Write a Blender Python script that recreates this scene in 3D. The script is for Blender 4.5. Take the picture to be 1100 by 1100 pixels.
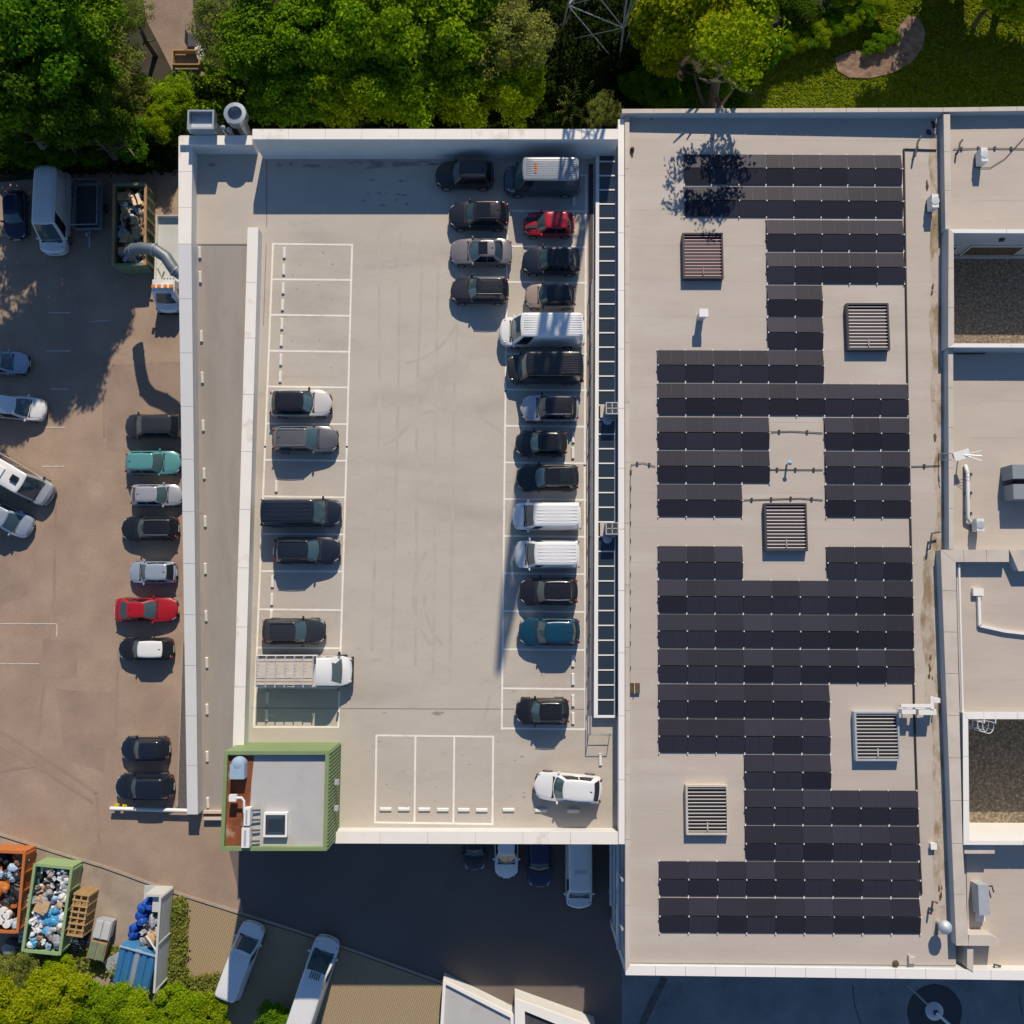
import bpy, bmesh, math, random
import numpy as np
from mathutils import Vector, Matrix

for o in list(bpy.data.objects): bpy.data.objects.remove(o)
random.seed(7)
SC = bpy.context.scene
COL = SC.collection

# ------------------------------------------------------------------ camera, sky, sun
F = 1015.0; CH = 73.0; TH = math.atan(98.0/F)      # focal length in px of a 1100 px frame, height, tilt off nadir
cam = bpy.data.cameras.new('camera'); cam_o = bpy.data.objects.new('camera', cam); COL.objects.link(cam_o)
cam.sensor_width = 36; cam.lens = 36*F/1100; cam.clip_end = 3000
cam_o.location = (0, 0, CH); cam_o.rotation_euler = (TH, 0, 0)
SC.camera = cam_o

SUN_EL = math.radians(36.0); SUN_AZ = math.atan2(0.16, 1.0)
W = bpy.data.worlds.new('World'); SC.world = W; W.use_nodes = True
nt = W.node_tree; nt.nodes.clear()
sky = nt.nodes.new('ShaderNodeTexSky'); sky.sky_type = 'NISHITA'; sky.sun_disc = False
sky.sun_elevation = SUN_EL; sky.sun_rotation = SUN_AZ; sky.altitude = 1800; sky.air_density = 1.0; sky.dust_density = 0.1; sky.ozone_density = 5.0
bg = nt.nodes.new('ShaderNodeBackground'); bg.inputs['Strength'].default_value = 0.115
out = nt.nodes.new('ShaderNodeOutputWorld')
nt.links.new(sky.outputs[0], bg.inputs[0]); nt.links.new(bg.outputs[0], out.inputs[0])
sl = bpy.data.lights.new('sun', 'SUN'); sl.energy = 4.8; sl.angle = math.radians(0.5); sl.color = (1.0, 0.85, 0.69)
so = bpy.data.objects.new('sun', sl); COL.objects.link(so); so.location = (10, 60, 90)
ld = Vector((-math.sin(SUN_AZ)*math.cos(SUN_EL), -math.cos(SUN_AZ)*math.cos(SUN_EL), -math.sin(SUN_EL)))
so.rotation_euler = ld.to_track_quat('-Z', 'Y').to_euler()
vs = SC.view_settings; vs.view_transform = 'Standard'; vs.look = 'None'; vs.exposure = 0.0; vs.gamma = 1.0; vs.use_curve_mapping = False

# ------------------------------------------------------------------ helpers
def P(px, py, z=0.0):
    """world point on the horizontal plane z that the survey photo shows at (px, py)"""
    u = (px-550)/F; v = (550-py)/F
    d = Vector((u, v*math.cos(TH)+math.sin(TH), v*math.sin(TH)-math.cos(TH)))
    t = (z-CH)/d.z
    return Vector((d.x*t, d.y*t, z))
def PL(pts, z): return [P(x, y, z) for x, y in pts]

_m = {}
def node(nt, t, **k):
    n = nt.nodes.new(t)
    for a, b in k.items(): setattr(n, a, b)
    return n
def neutral(c): return (c[0], min(1,c[1]*1.05), min(1,c[2]*1.06))     # colours were read under warm sun
def mat(name, col, rough=0.8, var=0.0, scale=1.0, col2=None, s2=0.25, amt2=0.5, bump=0.0, bscale=20.0, metal=0.0, coat=0.0, spec=0.5, stretch=(1,1,1), fine=0.0, thr=(0.45,0.7), spots=None):
    """procedural principled: base colour + mottling (var), a second colour in patches, fine grain, bump"""
    if name in _m: return _m[name]
    col = neutral(col); col2 = neutral(col2) if col2 is not None else None
    m = bpy.data.materials.new(name); m.use_nodes = True; nt = m.node_tree; b = nt.nodes['Principled BSDF']
    b.inputs['Roughness'].default_value = rough; b.inputs['Metallic'].default_value = metal
    b.inputs['Coat Weight'].default_value = coat; b.inputs['Coat Roughness'].default_value = 0.06; b.inputs['Specular IOR Level'].default_value = spec
    L = nt.links.new
    geo = node(nt, 'ShaderNodeNewGeometry'); mp = node(nt, 'ShaderNodeMapping'); mp.inputs['Scale'].default_value = stretch
    L(geo.outputs['Position'], mp.inputs['Vector'])
    cur = None
    rgb = node(nt, 'ShaderNodeRGB'); rgb.outputs[0].default_value = (*col, 1); cur = rgb.outputs[0]
    if col2 is not None:
        n = node(nt, 'ShaderNodeTexNoise'); n.inputs['Scale'].default_value = s2; n.inputs['Detail'].default_value = 6; n.inputs['Roughness'].default_value = .62
        L(mp.outputs[0], n.inputs['Vector'])
        r = node(nt, 'ShaderNodeMapRange'); r.inputs[1].default_value = thr[0]; r.inputs[2].default_value = thr[1]; r.inputs[3].default_value = 0; r.inputs[4].default_value = amt2
        L(n.outputs[0], r.inputs[0])
        mx = node(nt, 'ShaderNodeMix', data_type='RGBA'); L(r.outputs[0], mx.inputs[0]); L(cur, mx.inputs[6]); mx.inputs[7].default_value = (*col2, 1); cur = mx.outputs[2]
    if spots:      # (colour, scale, threshold, amount, stretch)
        m2 = node(nt, 'ShaderNodeMapping'); m2.inputs['Scale'].default_value = spots[4]; m2.inputs['Rotation'].default_value = (0,0,.5); L(geo.outputs['Position'], m2.inputs['Vector'])
        n = node(nt, 'ShaderNodeTexNoise'); n.inputs['Scale'].default_value = spots[1]; n.inputs['Detail'].default_value = 7; n.inputs['Roughness'].default_value = .7; L(m2.outputs[0], n.inputs['Vector'])
        r = node(nt, 'ShaderNodeMapRange'); r.inputs[1].default_value = spots[2]; r.inputs[2].default_value = spots[2]+.12; r.inputs[3].default_value = 0; r.inputs[4].default_value = spots[3]; L(n.outputs[0], r.inputs[0])
        mx = node(nt, 'ShaderNodeMix', data_type='RGBA'); L(r.outputs[0], mx.inputs[0]); L(cur, mx.inputs[6]); mx.inputs[7].default_value = (*neutral(spots[0]), 1); cur = mx.outputs[2]
    for sc, am in ((scale, var), (scale*14, fine)):
        if am:
            n = node(nt, 'ShaderNodeTexNoise'); n.inputs['Scale'].default_value = sc; n.inputs['Detail'].default_value = 5
            L(mp.outputs[0], n.inputs['Vector'])
            r = node(nt, 'ShaderNodeMapRange'); r.inputs[1].default_value = .25; r.inputs[2].default_value = .75; r.inputs[3].default_value = 1-am; r.inputs[4].default_value = 1+am
            L(n.outputs[0], r.inputs[0])
            mx = node(nt, 'ShaderNodeVectorMath', operation='SCALE'); L(cur, mx.inputs[0]); L(r.outputs[0], mx.inputs['Scale']); cur = mx.outputs[0]
    L(cur, b.inputs['Base Color'])
    if bump:
        n = node(nt, 'ShaderNodeTexNoise'); n.inputs['Scale'].default_value = bscale; n.inputs['Detail'].default_value = 4; L(geo.outputs['Position'], n.inputs['Vector'])
        bp = node(nt, 'ShaderNodeBump'); bp.inputs['Strength'].default_value = bump; bp.inputs['Distance'].default_value = .05
        L(n.outputs[0], bp.inputs['Height']); L(bp.outputs[0], b.inputs['Normal'])
    _m[name] = m
    return m
def paint(name, col, metal=0.0, rough=0.32): return mat('paint_'+name, col, rough, var=.04, scale=.6, coat=.55, metal=metal)

def link(o, parent=None):
    COL.objects.link(o)
    if parent is not None: o.parent = parent
    return o
def tag(o, label=None, cat=None, group=None, kind=None):
    if label: o['label'] = label
    if cat: o['category'] = cat
    if group: o['group'] = group
    if kind: o['kind'] = kind
    return o
def empty(name, loc, label, cat, group=None, rz=0):
    e = bpy.data.objects.new(name, None); e.empty_display_size = .3; COL.objects.link(e); e.location = loc; e.rotation_euler = (0, 0, rz)
    return tag(e, label, cat, group)
def inst(name, mesh, parent=None, loc=(0,0,0), rot=(0,0,0), sc=(1,1,1)):
    o = bpy.data.objects.new(name, mesh); link(o, parent); o.location = loc; o.rotation_euler = rot; o.scale = sc
    return o

class MB:
    def __init__(s): s.v = []; s.f = []; s.mi = []; s.cm = 0
    def add(s, vs, fs):
        b = len(s.v); s.v += [tuple(p) for p in vs]; s.f += [tuple(i+b for i in f) for f in fs]; s.mi += [s.cm]*len(fs); return s
    def box(s, c, d, rz=0.0, rx=0.0, ry=0.0):
        R = Matrix.Rotation(rz, 3, 'Z') @ Matrix.Rotation(ry, 3, 'Y') @ Matrix.Rotation(rx, 3, 'X'); c = Vector(c)
        vs = [c + R @ Vector((x*d[0]/2, y*d[1]/2, z*d[2]/2)) for z in (-1,1) for y in (-1,1) for x in (-1,1)]
        return s.add(vs, [(0,2,3,1),(4,5,7,6),(0,1,5,4),(2,6,7,3),(0,4,6,2),(1,3,7,5)])
    def prism(s, pts, z0, z1=None):
        """pts: plan points (their own z is the top unless z1 given); vertical sides down to z0 (number or list)"""
        n = len(pts); z1l = [p[2] for p in pts] if z1 is None else ([z1]*n if not isinstance(z1, (list, tuple)) else z1)
        z0l = [z0]*n if not isinstance(z0, (list, tuple)) else z0
        vs = [(p[0], p[1], z0l[i]) for i, p in enumerate(pts)] + [(p[0], p[1], z1l[i]) for i, p in enumerate(pts)]
        fs = [tuple(range(n-1, -1, -1)), tuple(range(n, 2*n))] + [(i, (i+1) % n, n+(i+1) % n, n+i) for i in range(n)]
        return s.add(vs, fs)
    def sheet(s, pts): return s.add(pts, [tuple(range(len(pts)))])
    def tube(s, pts, r, n=8, caps=True):
        pts = [Vector(p) for p in pts]; rs = r if isinstance(r, (list, tuple)) else [r]*len(pts); vs = []
        up = Vector((0,0,1))
        for i, p in enumerate(pts):
            d = (pts[min(i+1, len(pts)-1)] - pts[max(i-1, 0)]).normalized()
            a = d.cross(up)
            if a.length < .05: a = d.cross(Vector((1,0,0)))
            a.normalize(); b = d.cross(a)
            vs += [p + (a*math.cos(t)+b*math.sin(t))*rs[i] for t in [2*math.pi*k/n for k in range(n)]]
        fs = [(i*n+k, i*n+(k+1) % n, (i+1)*n+(k+1) % n, (i+1)*n+k) for i in range(len(pts)-1) for k in range(n)]
        if caps: fs += [tuple(range(n-1, -1, -1)), tuple(range((len(pts)-1)*n, len(pts)*n))]
        return s.add(vs, fs)
    def lathe(s, prof, c=(0,0,0), n=16):
        vs = [(c[0]+r*math.cos(2*math.pi*k/n), c[1]+r*math.sin(2*math.pi*k/n), c[2]+z) for r, z in prof for k in range(n)]
        fs = [(i*n+k, i*n+(k+1) % n, (i+1)*n+(k+1) % n, (i+1)*n+k) for i in range(len(prof)-1) for k in range(n)]
        fs += [tuple(range(n-1, -1, -1)), tuple(range((len(prof)-1)*n, len(prof)*n))]
        return s.add(vs, fs)
    def mesh(s, name, m, smooth=False, normals=True):
        me = bpy.data.meshes.new(name); me.from_pydata(s.v, [], s.f)
        for x in (m if isinstance(m, (list, tuple)) else [m]): me.materials.append(x)
        if max(s.mi or [0]): me.polygons.foreach_set('material_index', s.mi)
        if normals:
            bm = bmesh.new(); bm.from_mesh(me); bmesh.ops.recalc_face_normals(bm, faces=bm.faces); bm.to_mesh(me); bm.free()
        if smooth:
            me.polygons.foreach_set('use_smooth', [True]*len(me.polygons)); me.set_sharp_from_angle(angle=math.radians(smooth if smooth > 1 else 40))
        return me
    def build(s, name, m, parent=None, smooth=False, local=False, normals=True, origin=True):
        """world-space vertices; origin goes to the piece's base. parent: an unrotated Empty (local=True: vertices already in its frame)"""
        off = Vector((0,0,0))
        if origin and s.v:
            a = np.array(s.v); off = Vector(((a[:,0].min()+a[:,0].max())/2, (a[:,1].min()+a[:,1].max())/2, a[:,2].min()))
            s.v = [(p[0]-off.x, p[1]-off.y, p[2]-off.z) for p in s.v]
        o = bpy.data.objects.new(name, s.mesh(name, m, smooth, normals)); link(o, parent)
        wl = Vector((0,0,0))
        if parent is not None and not local:
            q = parent
            while q is not None: wl += q.location; q = q.parent
        o.location = off - wl
        return o

ORD = ['first','second','third','fourth','fifth','sixth','seventh','eighth','ninth','tenth','eleventh','twelfth','thirteenth']
def lerp(a, b, t): return a + (b-a)*t
def mbox(name, c, d, m, parent=None, rz=0, local=False, **k): return MB().box(c, d, rz).build(name, m, parent, local=local, **k)

# ------------------------------------------------------------------ materials
M = dict(
 asphalt=mat('yard_asphalt', (.355,.252,.182), .9, var=.13, scale=.45, col2=(.25,.178,.132), s2=.12, amt2=.75, fine=.10, bump=.25, bscale=30, spots=((.43,.335,.255),.35,.60,.5,(1,1,1))),
 asphalt2=mat('patch_asphalt', (.305,.218,.162), .9, var=.16, scale=.5, fine=.1, bump=.2),
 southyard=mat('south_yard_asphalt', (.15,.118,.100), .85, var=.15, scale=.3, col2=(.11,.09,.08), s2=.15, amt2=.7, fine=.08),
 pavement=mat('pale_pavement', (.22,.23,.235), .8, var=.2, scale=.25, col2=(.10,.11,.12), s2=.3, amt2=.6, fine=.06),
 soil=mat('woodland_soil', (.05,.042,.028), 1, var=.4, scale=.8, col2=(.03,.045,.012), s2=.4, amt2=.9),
 path=mat('dirt_path', (.27,.19,.14), 1, var=.2, scale=.6, fine=.2),
 deck=mat('deck_coating', (.475,.418,.352), .75, var=.05, scale=.22, col2=(.37,.32,.27), s2=.12, amt2=.75, fine=.03, stretch=(1,2.2,1), thr=(.5,.72), spots=((.30,.265,.225),.42,.615,.5,(1,3.2,1))),
 ramp=mat('ramp_coating', (.41,.352,.30), .8, var=.07, scale=.4, col2=(.33,.285,.245), s2=.3, amt2=.6, fine=.05, stretch=(2.5,.5,1), spots=((.24,.21,.185),.5,.62,.5,(3,.4,1))),
 roof=mat('roof_membrane', (.47,.405,.345), .7, var=.05, scale=.3, col2=(.55,.50,.445), s2=.18, amt2=.7, fine=.03, stretch=(.6,2.5,1), thr=(.5,.75)),
 roof2=mat('roof_membrane_east', (.50,.425,.355), .7, var=.05, scale=.3, col2=(.42,.36,.31), s2=.25, amt2=.6, fine=.03, stretch=(.5,2,1)),
 wall=mat('pale_render', (.62,.60,.57), .85, var=.06, scale=.8),
 wallgrey=mat('grey_cladding', (.42,.44,.46), .7, var=.05, scale=.6),  # bluish grey, darker than the pale render
 white=mat('white_coping', (.80,.745,.67), .6, var=.04, scale=.5, col2=(.46,.37,.27), s2=.5, amt2=.85, stretch=(1,1,1), thr=(.57,.74)),
 white2=mat('clean_white_metal', (.80,.765,.715), .5, var=.02, scale=.5),
 beige=mat('beige_coping', (.55,.48,.41), .7, var=.06, scale=.6, col2=(.42,.35,.28), s2=.8, amt2=.5),
 line=mat('line_paint', (.80,.74,.66), .7, var=.08, scale=2.0, col2=(.55,.48,.41), s2=1.6, amt2=.7, thr=(.56,.74)),
 lineold=mat('worn_line_paint', (.55,.47,.41), .8, var=.2, scale=3),
 stop=mat('wheel_stop_concrete', (.72,.68,.62), .8, var=.06, scale=3),
 joint=mat('joint_sealant', (.20,.17,.15), .9, var=.1, scale=2),
 rubber=mat('black_rubber', (.018,.018,.02), .75),
 steel=mat('galvanised_steel', (.42,.45,.48), .4, var=.08, scale=3, metal=.75),
 zinc=mat('dull_zinc', (.50,.52,.54), .5, var=.08, scale=2, metal=.35),
 dark=mat('dark_metal', (.045,.045,.05), .5),
 darkred=mat('dark_louvre_metal', (.05,.036,.040), .45),
 maroon=mat('maroon_louvre', (.34,.17,.20), .5, var=.05, scale=2),
 dimalu=mat('dull_louvre_aluminium', (.40,.36,.36), .5, metal=.2),
 gutter=mat('dark_channel', (.055,.047,.05), .8, var=.15, scale=2),
 alu=mat('louvre_aluminium', (.56,.50,.50), .45, metal=.3),
 acwhite=mat('appliance_white', (.74,.72,.68), .5, var=.03, scale=2),
 cable=mat('cable_sheath', (.03,.03,.032), .7),
 gravel=mat('dark_gravel', (.20,.150,.098), 1, var=.6, scale=6, col2=(.38,.33,.26), s2=5, amt2=.9, bump=.6, bscale=9, thr=(.5,.68)),
 rust=mat('rusty_roof_substrate', (.22,.062,.022), .95, var=.35, scale=1.2, col2=(.36,.25,.18), s2=.8, amt2=.9, fine=.2, thr=(.58,.7)),
 stairroof=mat('stair_roof_felt', (.44,.43,.42), .8, var=.05, scale=.8, col2=(.40,.33,.25), s2=.7, amt2=.6, fine=.04, thr=(.55,.75)),
 green=mat('light_green_paint', (.200,.272,.115), .6, var=.08, scale=1),
 greenskip=mat('green_skip_paint', (.26,.38,.17), .6, var=.12, scale=1.5, col2=(.22,.19,.12), s2=1.5, amt2=.5),
 orange=mat('orange_skip_paint', (.52,.15,.035), .6, var=.15, scale=1.5, col2=(.2,.08,.04), s2=1.5, amt2=.6),
 rustskip=mat('brown_skip_paint', (.40,.22,.10), .8, var=.2, scale=1.5),
 darkskip=mat('dark_green_skip_paint', (.16,.21,.12), .7, var=.15, scale=1.5),
 greyskip=mat('pale_grey_skip_paint', (.50,.50,.47), .7, var=.08, scale=1),
 bluebarrel=mat('blue_plastic', (.015,.085,.42), .35, var=.08, scale=2),
 bluetarp=mat('sky_blue_paint', (.045,.21,.42), .55, var=.08, scale=1.5),
 wood=mat('pallet_wood', (.42,.27,.11), .85, var=.15, scale=4),
 timber=mat('load_board', (.55,.47,.38), .8, var=.1, scale=3),
 lawn=mat('lawn_grass', (.13,.17,.016), .95, var=.3, scale=.7, col2=(.085,.12,.014), s2=.4, amt2=.8, fine=.35, bump=.6, bscale=14),
 mulch=mat('bark_mulch', (.20,.125,.085), 1, var=.45, scale=2.5, fine=.4, bump=.6, bscale=10, col2=(.33,.25,.18), s2=1.5, amt2=.7),
 concrete=mat('yard_concrete', (.34,.27,.205), .95, var=.15, scale=.6, col2=(.22,.17,.125), s2=.5, amt2=.7, fine=.12),
 kerb=mat('kerb_stone', (.34,.28,.22), .9, var=.12, scale=2),
 bark=mat('tree_bark', (.12,.085,.06), .95, var=.2, scale=4, bump=.5),
 skyglass=mat('canopy_glass', (.028,.040,.052), .06, spec=.7),
 glass=mat('car_glass', (.052,.092,.102), .04, spec=.8, coat=.3),
 tint=mat('tinted_glass', (.012,.014,.017), .05, spec=.7, coat=.3),
 panoroof=mat('black_glass_roof', (.014,.014,.018), .08, spec=.6),
 lamp=mat('clear_lamp', (.34,.35,.37), .12, spec=.8, coat=.6),
 redlamp=mat('red_lamp', (.20,.012,.016), .2, coat=.5),
 trim=mat('black_trim', (.02,.02,.022), .55),
 rim=mat('alloy_rim', (.38,.38,.39), .35, metal=.8),
 yellow=mat('yellow_paint', (.62,.42,.02), .6),
 amber=mat('amber_lamp', (.75,.22,.02), .25, coat=.4),
 bluegrey=mat('blue_grey_tarp', (.30,.40,.50), .6, var=.05, scale=2),
 brick=mat('dark_pavers', (.11,.098,.10), .9, var=.25, scale=5),
 moss=mat('gutter_moss', (.11,.080,.045), 1, var=.5, scale=4, col2=(.06,.055,.02), s2=2, amt2=.9),
 duct=mat('dark_duct', (.16,.185,.21), .5, var=.1, scale=2, metal=.3),  # dark blue-grey metal for the bent pipe and fan boxes
 felt=mat('dark_roof_felt', (.06,.06,.062), .9, var=.2, scale=2),
 silt=mat('gutter_silt', (.46,.385,.315), .9, var=.08, scale=.6, col2=(.24,.165,.085), s2=.55, amt2=.9, fine=.12, stretch=(1.6,.6,1), thr=(.47,.60), spots=((.07,.055,.03),1.3,.60,.85,(1,1,1))),
 tyre=mat('tyre_mark', (.445,.390,.328), .75, var=.10, scale=1.2),
 pale=mat('louvre_beige', (.52,.48,.43), .6, var=.05, scale=2),
 midgrey=mat('mid_grey_casing', (.24,.26,.28), .6, var=.06, scale=2),
 oil=mat('oil_stain', (.29,.255,.215), .7, var=.25, scale=2, fine=.1),
 stain=mat('dark_stain', (.10,.092,.085), .9, var=.3, scale=2),
)
def paver_mat():
    m = bpy.data.materials.new('grass_pavers'); m.use_nodes = True; nt = m.node_tree; b = nt.nodes['Principled BSDF']; b.inputs['Roughness'].default_value = .95
    g = node(nt, 'ShaderNodeNewGeometry'); mp = node(nt, 'ShaderNodeMapping'); mp.inputs['Rotation'].default_value = (0, 0, .35); mp.inputs['Scale'].default_value = (6.5, 6.5, 6.5)
    nt.links.new(g.outputs['Position'], mp.inputs[0])
    v = node(nt, 'ShaderNodeTexVoronoi'); v.inputs['Scale'].default_value = 1.0; v.inputs['Randomness'].default_value = .12; nt.links.new(mp.outputs[0], v.inputs['Vector'])
    r = node(nt, 'ShaderNodeMapRange'); r.inputs[1].default_value = .22; r.inputs[2].default_value = .42; nt.links.new(v.outputs['Distance'], r.inputs[0])
    n = node(nt, 'ShaderNodeTexNoise'); n.inputs['Scale'].default_value = .35; n.inputs['Detail'].default_value = 5; nt.links.new(g.outputs['Position'], n.inputs['Vector'])
    e = node(nt, 'ShaderNodeMix', data_type='RGBA'); e.inputs[6].default_value = (.20,.150,.080,1); e.inputs[7].default_value = (.16,.155,.050,1); nt.links.new(n.outputs[0], e.inputs[0])
    x = node(nt, 'ShaderNodeMix', data_type='RGBA'); nt.links.new(r.outputs[0], x.inputs[0]); nt.links.new(e.outputs[2], x.inputs[6]); x.inputs[7].default_value = (.37,.285,.185,1)
    nt.links.new(x.outputs[2], b.inputs['Base Color'])
    return m
M['paver'] = paver_mat()
def solar_mat():
    m = bpy.data.materials.new('solar_cells'); m.use_nodes = True; nt = m.node_tree; b = nt.nodes['Principled BSDF']
    b.inputs['Roughness'].default_value = .5; b.inputs['Specular IOR Level'].default_value = .12
    tc = node(nt, 'ShaderNodeTexCoord'); sp = node(nt, 'ShaderNodeSeparateXYZ'); nt.links.new(tc.outputs['Object'], sp.inputs[0])
    oi = node(nt, 'ShaderNodeObjectInfo'); r = node(nt, 'ShaderNodeMapRange'); r.inputs[3].default_value = .75; r.inputs[4].default_value = 1.3; nt.links.new(oi.outputs['Random'], r.inputs[0])
    # cell grid lines
    acc = None
    for ax, pitch in ((0, .157), (1, .165)):
        a = node(nt, 'ShaderNodeMath', operation='PINGPONG'); a.inputs[1].default_value = pitch/2; nt.links.new(sp.outputs[ax], a.inputs[0])
        l = node(nt, 'ShaderNodeMath', operation='LESS_THAN'); l.inputs[1].default_value = .006; nt.links.new(a.outputs[0], l.inputs[0])
        if acc is None: acc = l.outputs[0]
        else:
            mx = node(nt, 'ShaderNodeMath', operation='MAXIMUM'); nt.links.new(acc, mx.inputs[0]); nt.links.new(l.outputs[0], mx.inputs[1]); acc = mx.outputs[0]
    c = node(nt, 'ShaderNodeMix', data_type='RGBA'); nt.links.new(acc, c.inputs[0]); c.inputs[6].default_value = (.027,.0285,.043,1); c.inputs[7].default_value = (.044,.042,.050,1)
    s = node(nt, 'ShaderNodeVectorMath', operation='SCALE'); nt.links.new(c.outputs[2], s.inputs[0]); nt.links.new(r.outputs[0], s.inputs['Scale'])
    nt.links.new(s.outputs[0], b.inputs['Base Color'])
    return m
M['solar'] = solar_mat()
def leaf_mat(name, dark, light):
    m = bpy.data.materials.new(name); m.use_nodes = True; nt = m.node_tree; nt.nodes.remove(nt.nodes['Principled BSDF']); o = nt.nodes['Material Output']
    at = node(nt, 'ShaderNodeAttribute', attribute_name='leaf'); oi = node(nt, 'ShaderNodeObjectInfo')
    mx = node(nt, 'ShaderNodeMix', data_type='RGBA'); nt.links.new(at.outputs['Fac'], mx.inputs[0]); mx.inputs[6].default_value = (*dark, 1); mx.inputs[7].default_value = (*light, 1)
    hv = node(nt, 'ShaderNodeHueSaturation'); r = node(nt, 'ShaderNodeMapRange'); r.inputs[3].default_value = .485; r.inputs[4].default_value = .515
    nt.links.new(oi.outputs['Random'], r.inputs[0]); nt.links.new(r.outputs[0], hv.inputs['Hue']); nt.links.new(mx.outputs[2], hv.inputs['Color'])
    d = node(nt, 'ShaderNodeBsdfDiffuse'); t = node(nt, 'ShaderNodeBsdfTranslucent'); ms = node(nt, 'ShaderNodeMixShader'); ms.inputs[0].default_value = .45
    nt.links.new(hv.outputs[0], d.inputs[0]); nt.links.new(hv.outputs[0], t.inputs[0]); nt.links.new(d.outputs[0], ms.inputs[1]); nt.links.new(t.outputs[0], ms.inputs[2]); nt.links.new(ms.outputs[0], o.inputs[0])
    return m
LEAF = dict(a=leaf_mat('leaf_fresh', (.110,.225,.006), (.380,.520,.016)), b=leaf_mat('leaf_deep', (.055,.165,.008), (.210,.370,.018)),
            c=leaf_mat('leaf_olive', (.150,.195,.040), (.370,.410,.085)), d=leaf_mat('leaf_yellow', (.165,.265,.005), (.440,.500,.014)), e=leaf_mat('leaf_dark', (.034,.090,.008), (.130,.220,.016)),  # e: darkest green of the crowns
            f=leaf_mat('leaf_floor_shaded', (.012,.032,.006), (.048,.082,.010)), g=leaf_mat('grass_blade', (.15,.22,.006), (.30,.34,.012)))  # f: undergrowth leaves darkened, tree shade put into the colour
LEAF['h'] = LEAF['d']

# ------------------------------------------------------------------ ground
def sheet(name, pts, z, m, parent=None, kind=None, label=None, cat=None):
    o = MB().sheet(PL(pts, z)).build(name, m, parent)
    return tag(o, label, cat, None, kind)
g = MB(); g.sheet([(-500,-500,0),(500,-500,0),(500,500,0),(-500,500,0)])
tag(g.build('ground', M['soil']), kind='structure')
KERB = [(-120,868),(0,896),(60,915),(110,930),(190,959),(320,1000),(400,1028),(480,1057),(560,1084),(660,1118),(760,1150)]
tag(sheet('west_yard', [(-200,215),(60,190),(120,182),(240,182),(240,905)] + [(668,905),(668,1121)] + KERB[::-1][1:] + [(-200,850)], .004, M['asphalt']), kind='structure')
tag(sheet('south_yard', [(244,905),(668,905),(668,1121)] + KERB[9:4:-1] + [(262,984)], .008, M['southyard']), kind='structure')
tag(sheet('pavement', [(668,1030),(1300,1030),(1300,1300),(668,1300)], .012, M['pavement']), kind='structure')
low = [(p[0], p[1]+3) for p in KERB]
tag(sheet('concrete_yard', low[:5] + [(176,1110),(150,1180),(-120,1180)], .012, M['concrete']), kind='structure')
tag(sheet('paver_yard', low[4:9] + [(560,1180),(150,1180),(176,1110)], .016, M['paver']), kind='structure')
for px in ([(113,392),(195,388),(196,486),(115,484)], [(46,686),(84,690),(82,728),(42,728)], [(140,600),(196,598),(196,640),(138,642)], [(0,560),(40,585),(30,640),(0,650)], [(60,740),(118,745),(112,830),(70,815)]):
    tag(sheet('asphalt_patch', px, .010, M['asphalt2']), kind='structure')
SEAMZ = [0.0]
def seam(name, pts, w, z, m, parent=None, kind='structure'):
    b = MB()
    q = [P(x, y, z) for x, y in pts]
    for a, c in zip(q[:-1], q[1:]):
        d = (c-a).normalized(); n = Vector((-d.y, d.x, 0))*w/2
        b.sheet([a-n, c-n, c+n, a+n])
    o = b.build(name, m, parent)
    if parent is None: SEAMZ[0] += .0006; o.location.z += SEAMZ[0]
    return tag(o, kind=kind) if parent is None else o
for s_ in ([(0,785),(60,822),(104,852),(107,930)], [(0,800),(50,830),(100,862)], [(52,690),(40,800)], [(60,530),(58,640),(47,730)], [(127,700),(124,790)], [(112,386),(112,470)], [(0,828),(40,822)]):
    seam('asphalt_seam', s_, .22, .014, M['asphalt2'])
for s_ in ([(53,418),(73,418)], [(48,459),(70,459)], [(45,501),(69,501)], [(0,670),(61,670),(61,684)], [(0,713),(42,713)], [(52,336),(76,336)], [(50,377),(76,377)], [(96,346),(118,344)]):
    seam('worn_bay_line', s_, .09, .018, M['lineold'])
k = MB()
for i in range(len(KERB)-1):
    a, c = P(*KERB[i]), P(*KERB[i+1]); d = (c-a); n_ = max(1, int(d.length/1.0))
    u = d.normalized(); nn = Vector((-u.y, u.x, 0))*.09
    for j in range(n_):
        p, q = a+d*(j+.004)/n_, a+d*(j+.996)/n_
        k.prism([p-nn, q-nn, q+nn, p+nn], 0, .10)
tag(k.build('kerb', M['kerb']), kind='structure')
# garden strip north of the buildings
tag(sheet('lawn', [(770,75),(850,40),(920,-20),(1000,-60),(1400,-60),(1400,140),(690,140),(700,118)], .010, M['lawn']), kind='structure')
tag(sheet('dirt_path', [(150,-60),(205,-60),(208,20),(214,48),(224,80),(190,86),(172,50),(156,20)], .010, M['path']), kind='structure')
bed = [(897,62),(900,76),(912,83),(934,84),(960,78),(980,66),(992,50),(994,34),(988,20),(976,16),(965,30),(955,44),(930,52),(910,56)]
o = MB().prism(PL(bed, .14), 0, .14).build('bark_mulch_bed', M['mulch']); tag(o, kind='structure')

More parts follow.
